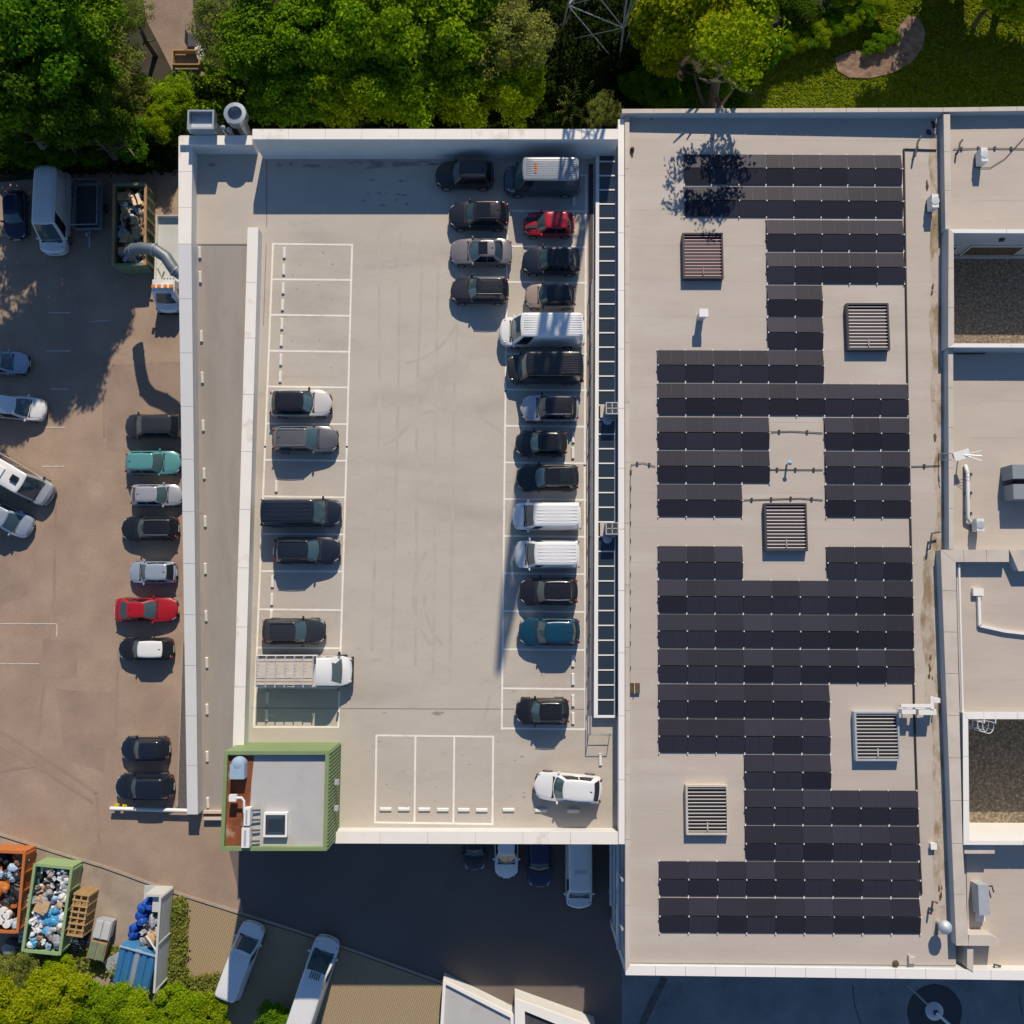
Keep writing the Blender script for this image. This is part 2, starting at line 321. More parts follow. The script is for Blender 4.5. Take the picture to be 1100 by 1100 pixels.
# ------------------------------------------------------------------ parking deck
ZD = 8.0; ZR = 9.0
deck = empty('parking_deck', P(450,560,0), 'two storey parking deck with white parapets and a long ramp', 'car park')
def wall_run(parent, a0, a1, b0, b1, n, m=None, cm=None, z0=0.0, th=.07, inset=.04, capname='coping_slab'):
    """parapet between edge lines a and b (3D, at coping top): body + n coping slabs"""
    m = m or M['wall']; cm = cm or M['white']
    c = (a0+a1+b0+b1)/4
    ins = lambda p, q: p + (q-p).normalized()*inset
    body = [ins(a0,b0), ins(a1,b1), ins(b1,a1), ins(b0,a0)]
    MB().prism(body, z0, [p.z-th-.002 for p in body]).build('parapet_wall', m, parent)
    for i in range(n):
        t0, t1 = (i+.0)/n, (i+1)/n; e = .012/max((a1-a0).length, .1)
        bd = b1-b0; pj = lambda t: t if t in (0, 1) else min(1, max(0, (lerp(a0,a1,t)-b0).to_2d().dot(bd.to_2d())/bd.to_2d().length_squared))
        q = [lerp(a0,a1,t0+e), lerp(a0,a1,t1-e), lerp(b0,b1,pj(t1)-e), lerp(b0,b1,pj(t0)+e)]
        MB().prism(q, [p.z-th for p in q], [p.z for p in q]).build(capname, cm, parent)
# slab and ramp
MB().prism(PL([(206,164),(664,164),(668,899),(362,899),(345,905),(250,905),(257,800),(274.5,262),(206,262)], ZD), 0).build('deck_slab', M['deck'], deck)
r0, r1 = P(206.5,262.2,ZD), P(277,262.2,ZD); r2, r3 = P(254,879,.05), P(211,874,.05)
MB().prism([r0, r3, r2, r1], 0, [r0.z-.004, .05, .05, r1.z-.004]).build('ramp', M['ramp'], deck)
# north wall: low west end, tall main stretch
wall_run(deck, P(193,145.5,9.5), P(271,145.5,9.5), P(193,155.5,9.5), P(271,155.5,9.5), 2)
wall_run(deck, P(271,138.5,11.0), P(664,138.5,11.0), P(271,149.5,11.0), P(664,149.5,11.0), 10)
# west parapet, flat then down the ramp
wall_run(deck, P(191.8,146,9.2), P(191.5,262,9.2), P(206.5,156,9.2), P(205.5,262,9.2), 3, cm=M['white'])
wall_run(deck, P(191.5,262,9.2), P(201,875,1.35), P(205.5,262,9.2), P(212.5,875,1.35), 11, cm=M['white2'])
# wall between ramp and deck, south wall
wall_run(deck, P(266,244,9.2), P(250,803,9.2), P(277.5,244,9.2), P(262,803,9.2), 9)
wall_run(deck, P(357,906,9.2), P(664,907,9.2), P(357,893,9.2), P(664,893.5,9.2), 6)
# ledge along the hall wall
wall_run(deck, P(664,128,9.3), P(664.5,907,9.3), P(670.5,128,9.3), P(671.2,907,9.3), 12, cm=M['white2'], z0=7.5)
# expansion joints, stains
for pts in ([(270,760.5),(450,761.5),(655,762)], [(286.5,172),(286.5,244)], [(286,262),(283,350)]):
    seam('expansion_joint', pts, .05, ZD+.004, M['joint'], deck)
def ramp_z(py):
    a, b = r0, r3
    # py -> z on the sloping ramp plane (solve by bisection)
    lo, hi = 0.0, 1.0
    for _ in range(40):
        t = (lo+hi)/2; q = lerp(a, b, t); qz = lerp(a.z, b.z, t)
        Zp = qz-CH; d = q.y*math.sin(TH)-Zp*math.cos(TH); yp = 550-F*(q.y*math.cos(TH)+Zp*math.sin(TH))/d
        if yp < py: lo = t
        else: hi = t
    return lerp(a.z, b.z, t)
for py in (262.5, 551, 660):
    z = ramp_z(py)+.008
    a, b = P(213,py,z), P(268,py,z)
    q = [a+Vector((0,.04,0)), b+Vector((0,.04,0)), b-Vector((0,.04,0)), a-Vector((0,.04,0))]
    MB().sheet(q).build('expansion_joint', M['joint'], deck)
# ramp foot kerb
for q in ([(218.5,871),(239,871),(239,874),(218.5,874)], [(218.5,878),(239,878),(239,881),(218.5,881)]):
    MB().prism(PL(q, .45), 0).build('foot_kerb', M['beige'], deck)
MB().prism(PL([(218.5,874),(239,874),(239,878),(218.5,878)], .25), 0).build('foot_drain', M['rust'], deck)
OZ = [0.0]
def deck_blob(name, cx, cy, rx, ry, z, m, n=11, j=.35):
    OZ[0] += .00003; z = ZD+.0026+OZ[0]
    return MB().sheet([P(cx+rx*(1+random.uniform(-j,j))*math.cos(2*math.pi*t/n), cy+ry*(1+random.uniform(-j,j))*math.sin(2*math.pi*t/n), z) for t in range(n)]).build(name, m, deck)
random.seed(21)
for i in range(16): deck_blob('oil_stain', random.uniform(305,360), random.uniform(270,410), random.uniform(.4,1.6), random.uniform(.4,1.3), ZD+.0031, M['oil'])
for i in range(14): deck_blob('oil_stain', random.uniform(550,600), random.uniform(705,780), random.uniform(.4,1.5), random.uniform(.4,1.2), ZD+.0031, M['oil'])
for i in range(20): deck_blob('oil_stain', random.uniform(400,600), random.uniform(765,885), random.uniform(.4,1.7), random.uniform(.3,1.1), ZD+.0031, M['oil'])
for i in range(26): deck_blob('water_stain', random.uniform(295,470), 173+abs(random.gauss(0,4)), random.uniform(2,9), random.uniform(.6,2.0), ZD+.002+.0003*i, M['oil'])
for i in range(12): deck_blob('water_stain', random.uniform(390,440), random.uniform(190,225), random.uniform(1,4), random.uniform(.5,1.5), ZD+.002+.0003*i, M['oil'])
deck_blob('water_stain', 470, 766, 6, 2, ZD+.0025, M['oil']); deck_blob('water_stain', 228, 177, 5, 2, ZD+.0025, M['oil'])
AZ = [.0003]
def arc(pts, w=.22):
    AZ[0] += .00015; q = [P(x, y, ZD+AZ[0]) for x, y in pts]; v = []
    for i, p in enumerate(q):
        d = (q[min(i+1,len(q)-1)]-q[max(i-1,0)]).normalized(); v += [p+Vector((-d.y,d.x,0))*w/2, p-Vector((-d.y,d.x,0))*w/2]
    MB().add(v, [(2*i,2*i+1,2*i+3,2*i+2) for i in range(len(q)-1)]).build('tyre_mark', M['tyre'], deck)
for cx, cy, r0_, a0_, a1_ in ((400,420,60,-.2,1.3),(430,300,90,.3,1.5),(500,640,70,2.2,3.9),(505,644,61,2.2,3.9),(480,560,120,4.4,5.6),(470,740,70,.1,1.5)):
    arc([(cx+r0_*math.cos(t)*.8, cy+r0_*math.sin(t)) for t in np.linspace(a0_,a1_,14)])
for i in range(5): arc([(405+i*22+random.uniform(-6,6), 240+i*9), (408+i*20, 420), (402+i*21+random.uniform(-6,6), 700+i*8)], .2)
# bay lines
lb = MB()
def pline(a, b, w=.13, z=ZD+.006):
    p, q = P(*a, z), P(*b, z); d = (q-p).normalized(); n = Vector((-d.y, d.x, 0))*w/2
    p -= d*w/2; q += d*w/2
    return MB().sheet([p-n, q-n, q+n, p+n])
ZL = [0]
def bay(a, b):
    ZL[0] = (ZL[0]+1) % 2
    o = pline(a, b, z=ZD+.006+.004*ZL[0]).build('bay_line', M['line'], deck)
for pts in ([(293.3,261.8),(284.7,480),(272.6,781)], [(378.3,262.8),(372.5,480),(363.4,781)]):
    for i in range(2):
        pline(pts[i], pts[i+1], z=ZD+.014).build('bay_line', M['line'], deck)
for a, b in (((293.5,262),(378.3,263)),((293,300),(377.5,300.7)),((291.7,338.2),(376.4,339.3)),((290.2,376.8),(374.8,377.9)),((288.4,415.2),(373.8,416.3)),((287,455),(372.7,455.6)),((285.5,494),(371.5,495)),((284.4,533.2),(370.6,534.3)),((282.8,573.5),(368.8,574.2)),((281,613.5),(368,614)),((279,654.5),(366.2,655.4)),((277,695.7),(365.5,696.4)),((274,738.5),(363.5,738.8)),((272.8,781),(363.4,781))):
    bay(a, b)
for y in (188,226.8,265,303.4,342,380.5,419,458,497.4,536.6,576.3,616.4,657,698,740,783):
    t = (y-188)/595
    bay((lerp(545.5,539,t), y-.6), (lerp(629.7,629,t), y+.4))
for pts in ([(545.2,226),(543,420),(539,783)], [(629.7,188),(628,500),(629,783)]):
    for i in range(2): pline(pts[i], pts[i+1], z=ZD+.014).build('bay_line', M['line'], deck)
for a, b in (((404.4,790),(529.8,791.4)),((402.9,883.4),(529,885.2))): bay(a, b)
for a, b in (((404.4,790),(402.9,883.4)),((446.3,790.5),(445.2,884)),((488,791),(487,884.5)),((529.8,791.4),(529,885.2))): pline(a, b, z=ZD+.014).build('bay_line', M['line'], deck)
# skylight strip on its upstand
sk = empty('skylight_strip', P(651,460,ZD), 'long strip of skylight panes with white bars beside the deck bays', 'skylight')
zs = ZD+.5
def sx(y, l): t = (y-158)/610; return lerp(640.2,638,t) if l else lerp(662.4,661.2,t)
MB().prism([P(640.2,158,zs),P(638,768,zs),P(642.2,768,zs),P(643.8,158,zs)], ZD).build('upstand', M['white2'], sk)
MB().prism([P(660.6,158,zs),P(659.6,768,zs),P(661.4,768,zs),P(662.6,158,zs)], ZD).build('upstand', M['wallgrey'], sk)
MB().prism(PL([(638,768.2),(661.4,768.2),(661.4,771),(638,771)], zs), ZD).build('end_upstand', M['white2'], sk)
MB().prism(PL([(640.2,155),(662.6,155),(662.6,158),(640.2,158)], zs), ZD).build('end_upstand', M['wallgrey'], sk)
NP = 39
for i in range(NP):
    f = lambda t: 158.2 + 609.8*(t*.97+.03*t*t)
    y0, y1 = f(i/NP), f((i+1)/NP)
    zz = zs-.02
    l0, l1, q0, q1 = lerp(643.8,642.2,i/NP), lerp(643.8,642.2,(i+1)/NP), lerp(660.6,659.6,i/NP), lerp(660.6,659.6,(i+1)/NP)
    MB().prism(PL([(l0,y0+.8),(q0,y0+.8),(q1,y1-.8),(l1,y1-.8)], zz), zz-.03).build('pane', M['skyglass'], sk)
    MB().prism(PL([(l0,y0-.65),(q0,y0-.65),(q0,y0+.65),(l0,y0+.65)], zs+.03), zs-.1).build('glazing_bar', M['white2'], sk)
for py, lab in ((442,'grey roof fan box at the middle of the skylight strip'), (569,'grey roof fan box on the skylight strip, the one further from the woods')):
    c = P(655.5,py,zs+.05); fb = empty('roof_fan', c, lab, 'fan')
    MB().box(c+Vector((-.1,0,.08)), (1.2,.9,.16)).build('base', M['beige'], fb)
    MB().box(c+Vector((.02,0,.62)), (.85,.8,.92)).build('housing', M['duct'], fb)
    for dx, dy, sx2, sy2 in ((-.4,0,.06,.82),(.4,0,.06,.82),(0,.38,.74,.06),(0,-.38,.74,.06),(0,0,.05,.70),(0,0,.05,.05)): MB().box(c+Vector((.02+dx,dy,1.10)), (sx2,sy2,.05)).build('grille_bar', M['zinc'], fb)
    for dx in (-.19,.19): MB().box(c+Vector((.02+dx,0,1.098)), (.30,.05,.04)).build('grille_bar', M['zinc'], fb)
    MB().box(c+Vector((.02,0,1.085)), (.74,.70,.01)).build('fan_opening', M['dark'], fb)
    MB().lathe([(.3,0),(.33,.05),(.2,.12)], c+Vector((-.2,-.62,0)), 12).build('cowl', M['zinc'], fb, smooth=True)
MB().sheet(PL([(632.2,176),(637.2,176),(635.6,769),(631.8,769)], ZD+.003)).build('drain_channel', M['gutter'], deck)
rl = empty('guard_rail', P(636,480,ZD), 'thin steel guard rail along the skylight strip', 'railing')
rp = [P(636.2,300,9.15), P(634.2,790,9.15), P(657,790,9.15)]
for z in (9.15, 8.6): MB().tube([Vector((p.x,p.y,z)) for p in rp], .028, 6).build('rail', M['steel'], rl)
n_ = 14
for i in range(n_+1):
    p = lerp(rp[0], rp[1], i/n_); MB().tube([(p.x,p.y,ZD),(p.x,p.y,9.15)], .025, 6).build('post', M['steel'], rl)
p = rp[2]; MB().tube([(p.x,p.y,ZD),(p.x,p.y,9.15)], .025, 6).build('post', M['steel'], rl)
# wheel stops
def stop_mesh():
    b = MB(); b.prism([(-.4,-.075,0),(.4,-.075,0),(.4,.075,0),(-.4,.075,0)], 0, .06)
    b.add([(-.4,-.075,.06),(.4,-.075,.06),(.4,.075,.06),(-.4,.075,.06),(-.36,-.045,.12),(.36,-.045,.12),(.36,.045,.12),(-.36,.045,.12)], [(4,5,6,7),(0,1,5,4),(1,2,6,5),(2,3,7,6),(3,0,4,7)])
    return b.mesh('wheel_stop', M['stop'])
STOP = stop_mesh()
def wstop(px, py, rz, label, group, z=ZD):
    o = inst('wheel_stop', STOP, None, P(px, py, z+.06)*1, (0,0,rz), (1,1.45,1.1)); o.location.z = z+.004
    tag(o, label, 'wheel stop', group); return o
for i, (x, y) in enumerate([(305.5,271.6),(304.8,289.5),(304.2,309.8),(303.5,327.7),(302.8,348),(302.2,366),(301.7,386.6),(301,404.7)]):
    wstop(x, y, math.pi/2, ORD[i]+' wheel stop from the woods in the empty ramp side bays', 'wheel stops in the empty ramp side bays')
for i, (x, y) in enumerate([(296.8,522.5),(292.7,624.8),(292,644),(291.3,662),(287.2,749),(286.3,768)]):
    wstop(x, y, math.pi/2, ORD[i]+' wheel stop showing among the parked ramp side vehicles, counted from the woods', 'wheel stops among the ramp side cars')
for i, (x, y) in enumerate([(616.3,216),(615.6,469.7),(615.4,486.7),(615.4,710),(615.4,729.7),(615.4,752.7),(615.4,771.7)]):
    wstop(x, y, math.pi/2, ORD[i]+' wheel stop from the woods in the bays beside the skylight strip', 'wheel stops beside the skylight strip')
wstop(645,816,math.pi/2,'single wheel stop near the hall wall above the white car','wheel stops by the hall wall')
for i, (x, y) in enumerate([(414.2,869.3),(433.8,869.3),(455.7,869.5),(475.7,869.9),(498.2,870),(517.4,870.3)]):
    wstop(x, y, 0, ORD[i]+' wheel stop from the stair tower in the empty south bays', 'wheel stops in the south bays')
wstop(546.2,870,0,'lone wheel stop between the south bays and the white car','wheel stops along the south parapet')
for x, y in [(581,870.6),(616,871)]: wstop(x, y, 0, 'wheel stop in the shadow of the white car, '+('under its bonnet end' if x < 600 else 'under its boot end'), 'wheel stops in shadow of the white car')
for i, (x, y) in enumerate([(214.5,271),(215,297.5),(216.3,361),(217.3,405.4),(218.3,457),(219.3,508.5),(220.4,560),(220.6,610.7),(221.4,661.6),(222.2,711.7),(222.4,761.6),(222.6,812.5),(223.2,862)]):
    z = ramp_z(y); o = wstop(x, y, math.pi/2, ORD[i]+' small wheel stop down the ramp from its top', 'wheel stops down the ramp', z)
    q = Vector((0, r0.y-r3.y, r0.z-.05)).normalized()
    X = q; Y = Vector((-1,0,0)); Zv = X.cross(Y); o.rotation_euler = Matrix((X, Y, Zv)).transposed().to_euler(); o.location.z = z+.003

# ------------------------------------------------------------------ green stair house
ZH = 11.9
hs = empty('stair_house', P(296,862,ZH)*1, 'light green stair tower with flat grey roof at the deck corner', 'stair tower'); hs.location.z = 0
HC = [P(240.7,807,ZH), P(353.5,807,ZH), P(351,914,ZH), P(236.4,914,ZH)]
MB().prism(HC, 0, ZH-.40).build('wall', M['green'], hs)
cc = sum(HC, Vector())/4
inn = [p + (cc-p).normalized()*.32 for p in HC]; inn2 = [p + (cc-p).normalized()*.03 for p in HC]
for i in range(4):
    j = (i+1) % 4; MB().prism([HC[i], HC[j], inn[j], inn[i]], ZH-.40, ZH).build('parapet', M['green'], hs)
MB().prism([inn[0], inn[1], inn[2], inn[3]], ZH-.40, ZH-.36).build('roof', M['stairroof'], hs)
zf = ZH-.36
MB().prism([P(244,812,zf), P(273,812,zf), P(270,842,zf), P(268,880,zf), P(264,908,zf), P(241,908,zf)], zf, zf+.03).build('roof_substrate', M['rust'], hs)
ne, se = HC[1], HC[2]
for i in range(26):
    p = lerp(ne, se, (i+.5)/26); MB().box((p.x+.04, p.y, ZD+(ZH-ZD-.05)/2), (.08,.07,ZH-ZD-.05)).build('batten', M['green'], hs)
for (x,y) in ((352,840),(352,868)):
    p = P(x, y, 10.2); MB().box((ne.x+.22,p.y,10.2), (.25,.3,.35)).build('wall_lamp', M['zinc'], hs)
# things on the stair roof
c = P(256.5,828,zf+.4)
o = MB(); w = .45
o.prism([(c.x-w,c.y-.45,0),(c.x+w,c.y-.45,0),(c.x+w,c.y+.45,0),(c.x-w,c.y+.45,0)], zf+.03, zf+.8)
vb = empty('roof_cowl', (c.x,c.y,zf+.03), 'pale blue rounded vent box on the rusty part of the stair roof', 'vent')
o.build('housing', M['bluegrey'], vb)
MB().lathe([(.45,0),(.45,.55),(.38,.72),(.2,.8)], (c.x,c.y+.45,zf+.03), 16).build('cap', M['bluegrey'], vb, smooth=True)
for (x0,y0,x1,y1,lab) in ((261,868,268.5,888,'white air conditioner on the stair roof nearer the vent elbow'),(258.5,889,268,912,'white air conditioner at the lower edge of the stair roof')):
    a, b_ = P(x0,y0,zf+.85), P(x1,y1,zf+.85); c = (a+b_)/2; d = (abs(b_.x-a.x), abs(b_.y-a.y), .8)
    d = (d[0]*.85,d[1]*.92,.7); ac = empty('air_conditioner', (c.x,c.y,zf+.03), lab, 'air conditioner', 'air conditioners on the stair roof')
    MB().box((c.x,c.y,zf+.42), d).build('casing', M['acwhite'], ac)
    for s_ in (-.28,.28):
        MB().tube([(c.x+d[0]/2,c.y+s_*d[1]*1.0,zf+.25),(c.x+d[0]/2+.5,c.y+s_*d[1],zf+.2)], .06, 8).build('foot_rail', M['dark'], ac)
    MB().box((c.x-.02,c.y,zf+.78), (d[0]*.3,d[1]*.8,.02)).build('top_grille', M['zinc'], ac)
ve = empty('vent_elbow', P(250,858,zf), 'white elbow pipe bending over the rusty roof strip', 'pipe')
a = P(250.5,857,zf+.7); MB().box(a, (.45,.4,.35)).build('hood', M['acwhite'], ve)
MB().tube([a, a+Vector((.55,0,.02)), a+Vector((.68,-.18,0)), a+Vector((.7,-.9,-.05)), a+Vector((.7,-.95,-.66))], .085, 8).build('pipe', M['acwhite'], ve, smooth=True)
c = P(296,886,zf+.3); dm = empty('roof_dome', (c.x,c.y,zf+.04), 'square roof dome with blue glass on the stair roof', 'skylight')
for dx, dy, sx_, sy_ in ((-.68,0,.12,1.48),(.68,0,.12,1.48),(0,.68,1.24,.12),(0,-.68,1.24,.12)):
    MB().box((c.x+dx,c.y+dy,zf+.19), (sx_,sy_,.38)).build('frame', M['white2'], dm)
b = MB(); b.add([(c.x-.62,c.y-.62,zf+.34),(c.x+.62,c.y-.62,zf+.34),(c.x+.62,c.y+.62,zf+.34),(c.x-.62,c.y+.62,zf+.34),(c.x-.4,c.y-.4,zf+.5),(c.x+.4,c.y-.4,zf+.5),(c.x+.4,c.y+.4,zf+.5),(c.x-.4,c.y+.4,zf+.5)],
      [(4,5,6,7),(0,1,5,4),(1,2,6,5),(2,3,7,6),(3,0,4,7)]); b.build('pane', M['skyglass'], dm)

# ------------------------------------------------------------------ hall with the solar roof
hall = empty('hall_building', P(840,580,0), 'large flat roofed hall carrying the solar arrays', 'building')
MB().prism(PL([(671.6,119,),(1007,118),(1026,1044),(672.5,1043)], ZR), 0, ZR-.06).build('wall', M['wallgrey'], hall)
MB().prism(PL([(676,125),(1008.5,124),(1027,1037),(676.5,1034)], ZR), ZR-.06, ZR).build('roof', M['roof'], hall)
wall_run(hall, P(671.2,120.5,9.4), P(671.8,1044,9.4), P(676,120.5,9.4), P(676.8,1036,9.4), 14, cm=M['beige'], z0=8.9)
def sloped_wall(parent, o0, o1, i0, i1, n, m, cm, z0): wall_run(parent, o0, o1, i0, i1, n, m, cm, z0)
sloped_wall(hall, P(668,117,9.75), P(1013,115.5,10.05), P(668,121.5,9.75), P(1013,120,10.05), 10, M['wallgrey'], M['beige'], 0)
wall_run(hall, P(671.8,1047.5,9.35), P(1027,1052,9.35), P(671.8,1037,9.35), P(1027,1041.5,9.35), 11, M['wall'], M['white2'], 0)
# drainpipes and facade fins on the short west face
wa, wb_ = P(671.8,912,9.35), P(671.8,1030,9.35)
for z, r_, f in ((7.6,.16,1.0),(5.2,.12,.9),(3.0,.14,.8)):
    MB().tube([(wa.x-.24,wa.y,z),(lerp(wa.x,wb_.x,f)-.24,lerp(wa.y,wb_.y,f),z)], r_, 8).build('facade_pipe', M['zinc'], hall)
for t in (.3,.75):
    p = lerp(wa,wb_,t); MB().tube([(p.x-.14,p.y,.1),(p.x-.14,p.y,9.0)], .1, 8).build('drainpipe', M['zinc'], hall)
# membrane seams of the roof
for y in np.linspace(150, 1020, 24):
    if True:
        a, b_ = P(677,y,ZR+.004), P(1008.5+(y-124)*18.5/913,y*1.003,ZR+.004)
        MB().sheet([a+Vector((0,.03,0)), b_+Vector((0,.03,0)), b_-Vector((0,.03,0)), a-Vector((0,.03,0))]).build('membrane_seam', M['roof2'], hall)
# solar arrays
PAIRS = [(164.5,[(1,9)]),(199.2,[(1,9)]),(234.8,[(4,9)]),(269.8,[(4,9)]),(305,[(4,6)]),(340,[(4,6)]),(375.3,[(0,6)]),(411,[(0,9)]),(447.3,[(0,4),(6,9)]),(483.4,[(0,4),(6,9)]),(519.6,[(0,3),(6,9)]),
         (586,[(0,3),(6,9)]),(622.6,[(0,9)]),(659.5,[(0,9)]),(696.8,[(0,9)]),(734.4,[(0,6)]),(772,[(0,6)]),(810,[(3,6)]),(848,[(3,9)]),(886.4,[(3,9)]),(925,[(0,9)]),(964.4,[(0,9)])]
ZP = ZR+.18
Lf = lambda y: lerp(705.6, 708.5, (y-164)/840); Rf = lambda y: lerp(968.2, 989, (y-164)/840)
A0, A1 = P(Lf(164),164,ZP), P(Lf(1004),1004,ZP); B0, B1 = P(Rf(164),164,ZP), P(Rf(1004),1004,ZP)
pw = ((B0-A0).length+(B1-A1).length)/2/9
def panel_mesh(w, d):
    b = MB(); t = .035
    b.box((0,0,0), (w-.012, d-.02, t)); b.cm = 1
    b.sheet([(-w/2+.022,-d/2+.025,t/2+.002),(w/2-.022,-d/2+.025,t/2+.002),(w/2-.022,d/2-.025,t/2+.002),(-w/2+.022,d/2-.025,t/2+.002)])
    b.cm = 0; b.box((0,0,t/2+.003), (.016,d-.08,.006))
    return b.mesh('solar_panel', [M['trim'], M['solar']])
pitch = (P(840,964.4,ZP)-P(840,925,ZP)).length
pd = pitch*.472
PAN = panel_mesh(pw, pd)
arr = [empty('solar_array', P(835,360,ZR), 'stepped solar array on the half of the roof towards the woods', 'solar array', 'solar arrays on the hall roof'),
       empty('solar_array', P(845,795,ZR), 'stepped solar array on the half of the roof away from the woods', 'solar array', 'solar arrays on the hall roof')]
FOOT = MB().box((0,0,0), (.16,.3,.1)).mesh('clamp', M['white2'])
RAILM = {}
tilt = math.radians(11)
for i, (y, runs) in enumerate(PAIRS):
    root = arr[0] if i < 11 else arr[1]
    yc = P(840, y, ZP).y
    t = (yc-A0.y)/(A1.y-A0.y); xl, xr = lerp(A0.x, A1.x, t), lerp(B0.x, B1.x, t)
    w = (xr-xl)/9; rot = -math.atan2(2.0, 270)*.6
    for (c0, c1) in runs:
        for c in range(c0, c1):
            for row in (0, 1):
                X = xl + (c+.5)*w; Y = yc - pitch*.02 - pd*(row+.5) - (.02 if row else 0) + math.sin(rot)*(X-(xl+xr)/2)
                o = inst('solar_panel', PAN, root, Vector((X, Y, ZP-.01)) - root.location, (tilt if row else -tilt, 0, rot), (w/pw, 1, 1))
        # support rails under the module joints
        for c in range(c0, c1+1):
            X = xl + c*w; Yr = yc + math.sin(rot)*(X-(xl+xr)/2)
            MB().box((X, Yr-pitch*.5, ZR+.025), (.06, pitch*.99, .04)).build('base_rail', M['steel'], root)
            for yy, zz in ((Yr-pitch*.02, ZR+.10), (Yr-pd-pitch*.03, ZR+.31), (Yr-2*pd-pitch*.04, ZR+.10)):
                inst('clamp', FOOT, root, Vector((X, yy, zz)) - root.location, (0,0,0), (.4,.3,.6))
# gutter dirt along the step
random.seed(3)
def blob_sheet(name, cx, cy, rx, ry, z, m, parent, n=9, j=.4, k=9):
    b = MB()
    for q in range(k):
        ox, oy = random.gauss(0,.42)*rx, random.gauss(0,.5)*ry; s0 = random.uniform(.25,.75)
        sx2, sy2 = min(rx,3)*s0, min(ry,6)*s0
        b.sheet([P(cx+ox+sx2*(1+random.uniform(-j,j))*math.cos(2*math.pi*t/n), cy+oy+sy2*(1+random.uniform(-j,j))*math.sin(2*math.pi*t/n), z+.0015*q) for t in range(n)])
    return b.build(name, m, parent)
def wallx(y): return ramp_lin(y, [(124,1005),(246,1006),(375,1010),(590,1010.5),(592,1001),(760,1005),(900,1010.5),(1012,1014)])
def ramp_lin(x, tab):
    for (a, va), (b, vb) in zip(tab[:-1], tab[1:]):
        if x <= b: return va+(vb-va)*(x-a)/(b-a)
    return tab[-1][1]
ys = list(np.arange(140, 1012, 9.0)); lf = []; rt = []
for y in ys:
    wd = 7.5+2.2*math.sin(y*.021)+1.6*math.sin(y*.077)+random.uniform(-.9,.9)
    if 610 < y < 770: wd += 2.5
    lf.append((wallx(y)-wd, y)); rt.append((wallx(y)+6, y))
MB().add(PL(lf,ZR+.006)+PL(rt,ZR+.006), [(k,k+1,len(ys)+k+1,len(ys)+k) for k in range(len(ys)-1)]).build('gutter_silt', M['silt'], hall)
for cx, cy, rx, ry in ((1002,310,2,10),(1004,470,2,5),(1000,720,2.5,14),(996,200,2,5),(1010,960,2,8)):
    blob_sheet('moss_patch', cx, cy, rx, ry, ZR+.010, M['moss'], hall, k=5)
for cx, cy, rx, ry in ((998,143,3,2.5),(1003,135,3,3),(700,128,1,1),(1004,146,2,2)):
    blob_sheet('moss_patch', cx, cy, rx, ry, ZR+.008, M['dark'], hall)

# ------------------------------------------------------------------ east wing: higher roofs round two light wells
ew = empty('east_wing', P(1080,600,0), 'stepped higher wing with two gravel light wells at the right edge', 'building')
XE = 1330; RA, RC, RD, RE = 9.2, 8.7, 9.1, 8.4; zw = 10.15; zd = 9.85
def block(name, pts, z, m, z0=0): return MB().prism(PL(pts, z), z0).build(name, m, ew)
block('wall', [(1013,117),(XE,112),(XE,247),(1018,247)], RA-.08, M['wallgrey']); block('roof', [(1020,121),(XE,117),(XE,247),(1021,247)], RA, M['roof2'], RA-.07)
wall_run(ew, P(1013,115.5,9.9), P(XE,111,9.9), P(1013,120,9.9), P(XE,116,9.9), 8, M['wallgrey'], M['beige'])
wall_run(ew, P(1013.6,122,9.8), P(1015.6,246,9.8), P(1020.6,122,9.8), P(1022,246,9.8), 3, M['wallgrey'], M['beige'])
# light well one
wall_run(ew, P(1019,246,zw), P(1018.5,373,zw), P(1024.4,250.2,zw), P(1025,368.8,zw), 3, M['wallgrey'], M['beige'])
wall_run(ew, P(1019,246,zw), P(XE,247,zw), P(1024.4,250.2,zw), P(XE,251,zw), 5, M['wallgrey'], M['white2'])
wall_run(ew, P(1025,368.8,zw), P(XE,369.6,zw), P(1018.5,373,zw), P(XE,374,zw), 5, M['wallgrey'], M['white2'])
block('light_well_floor', [(1010,240),(XE,240),(XE,385),(1010,385)], 5.8, M['gravel'])
fy = P(1060,250.6,zw).y
for x0, x1, mm in ((1027.5,1046,M['tint']), (1062,1120,M['moss'])):
    a, b_ = P(x0,250.6,zw).x, P(x1,250.6,zw).x
    wn = MB().box(((a+b_)/2*1.0, fy-.03, 7.0), (b_-a+.16, .08, 1.7)).build('window', M['white2'], ew)
    MB().box(((a+b_)/2, fy-.075, 7.0), (b_-a, .04, 1.5)).build('pane', mm, wn)
MB().box((P(1076,256,9.1).x, fy-.06, 9.1), (.3,.15,.3)).build('wall_vent', M['dark'], ew)
MB().box(((P(1030,250,zw).x+P(XE,250,zw).x)/2, fy-.10, 5.93), (P(XE,250,zw).x-P(1030,250,zw).x, .14, .25)).build('plinth', M['zinc'], ew)
# middle roof
block('wall', [(1018,373),(XE,374),(XE,591),(1010,591)], RC-.08, M['wallgrey']); block('roof', [(1023.5,374),(XE,375),(XE,591),(1023.5,591)], RC, M['roof2'], RC-.07)
wall_run(ew, P(1018.6,374,9.85), P(1019.5,590,9.85), P(1023.8,374,9.85), P(1025,590,9.85), 5, M['wallgrey'], M['beige'])
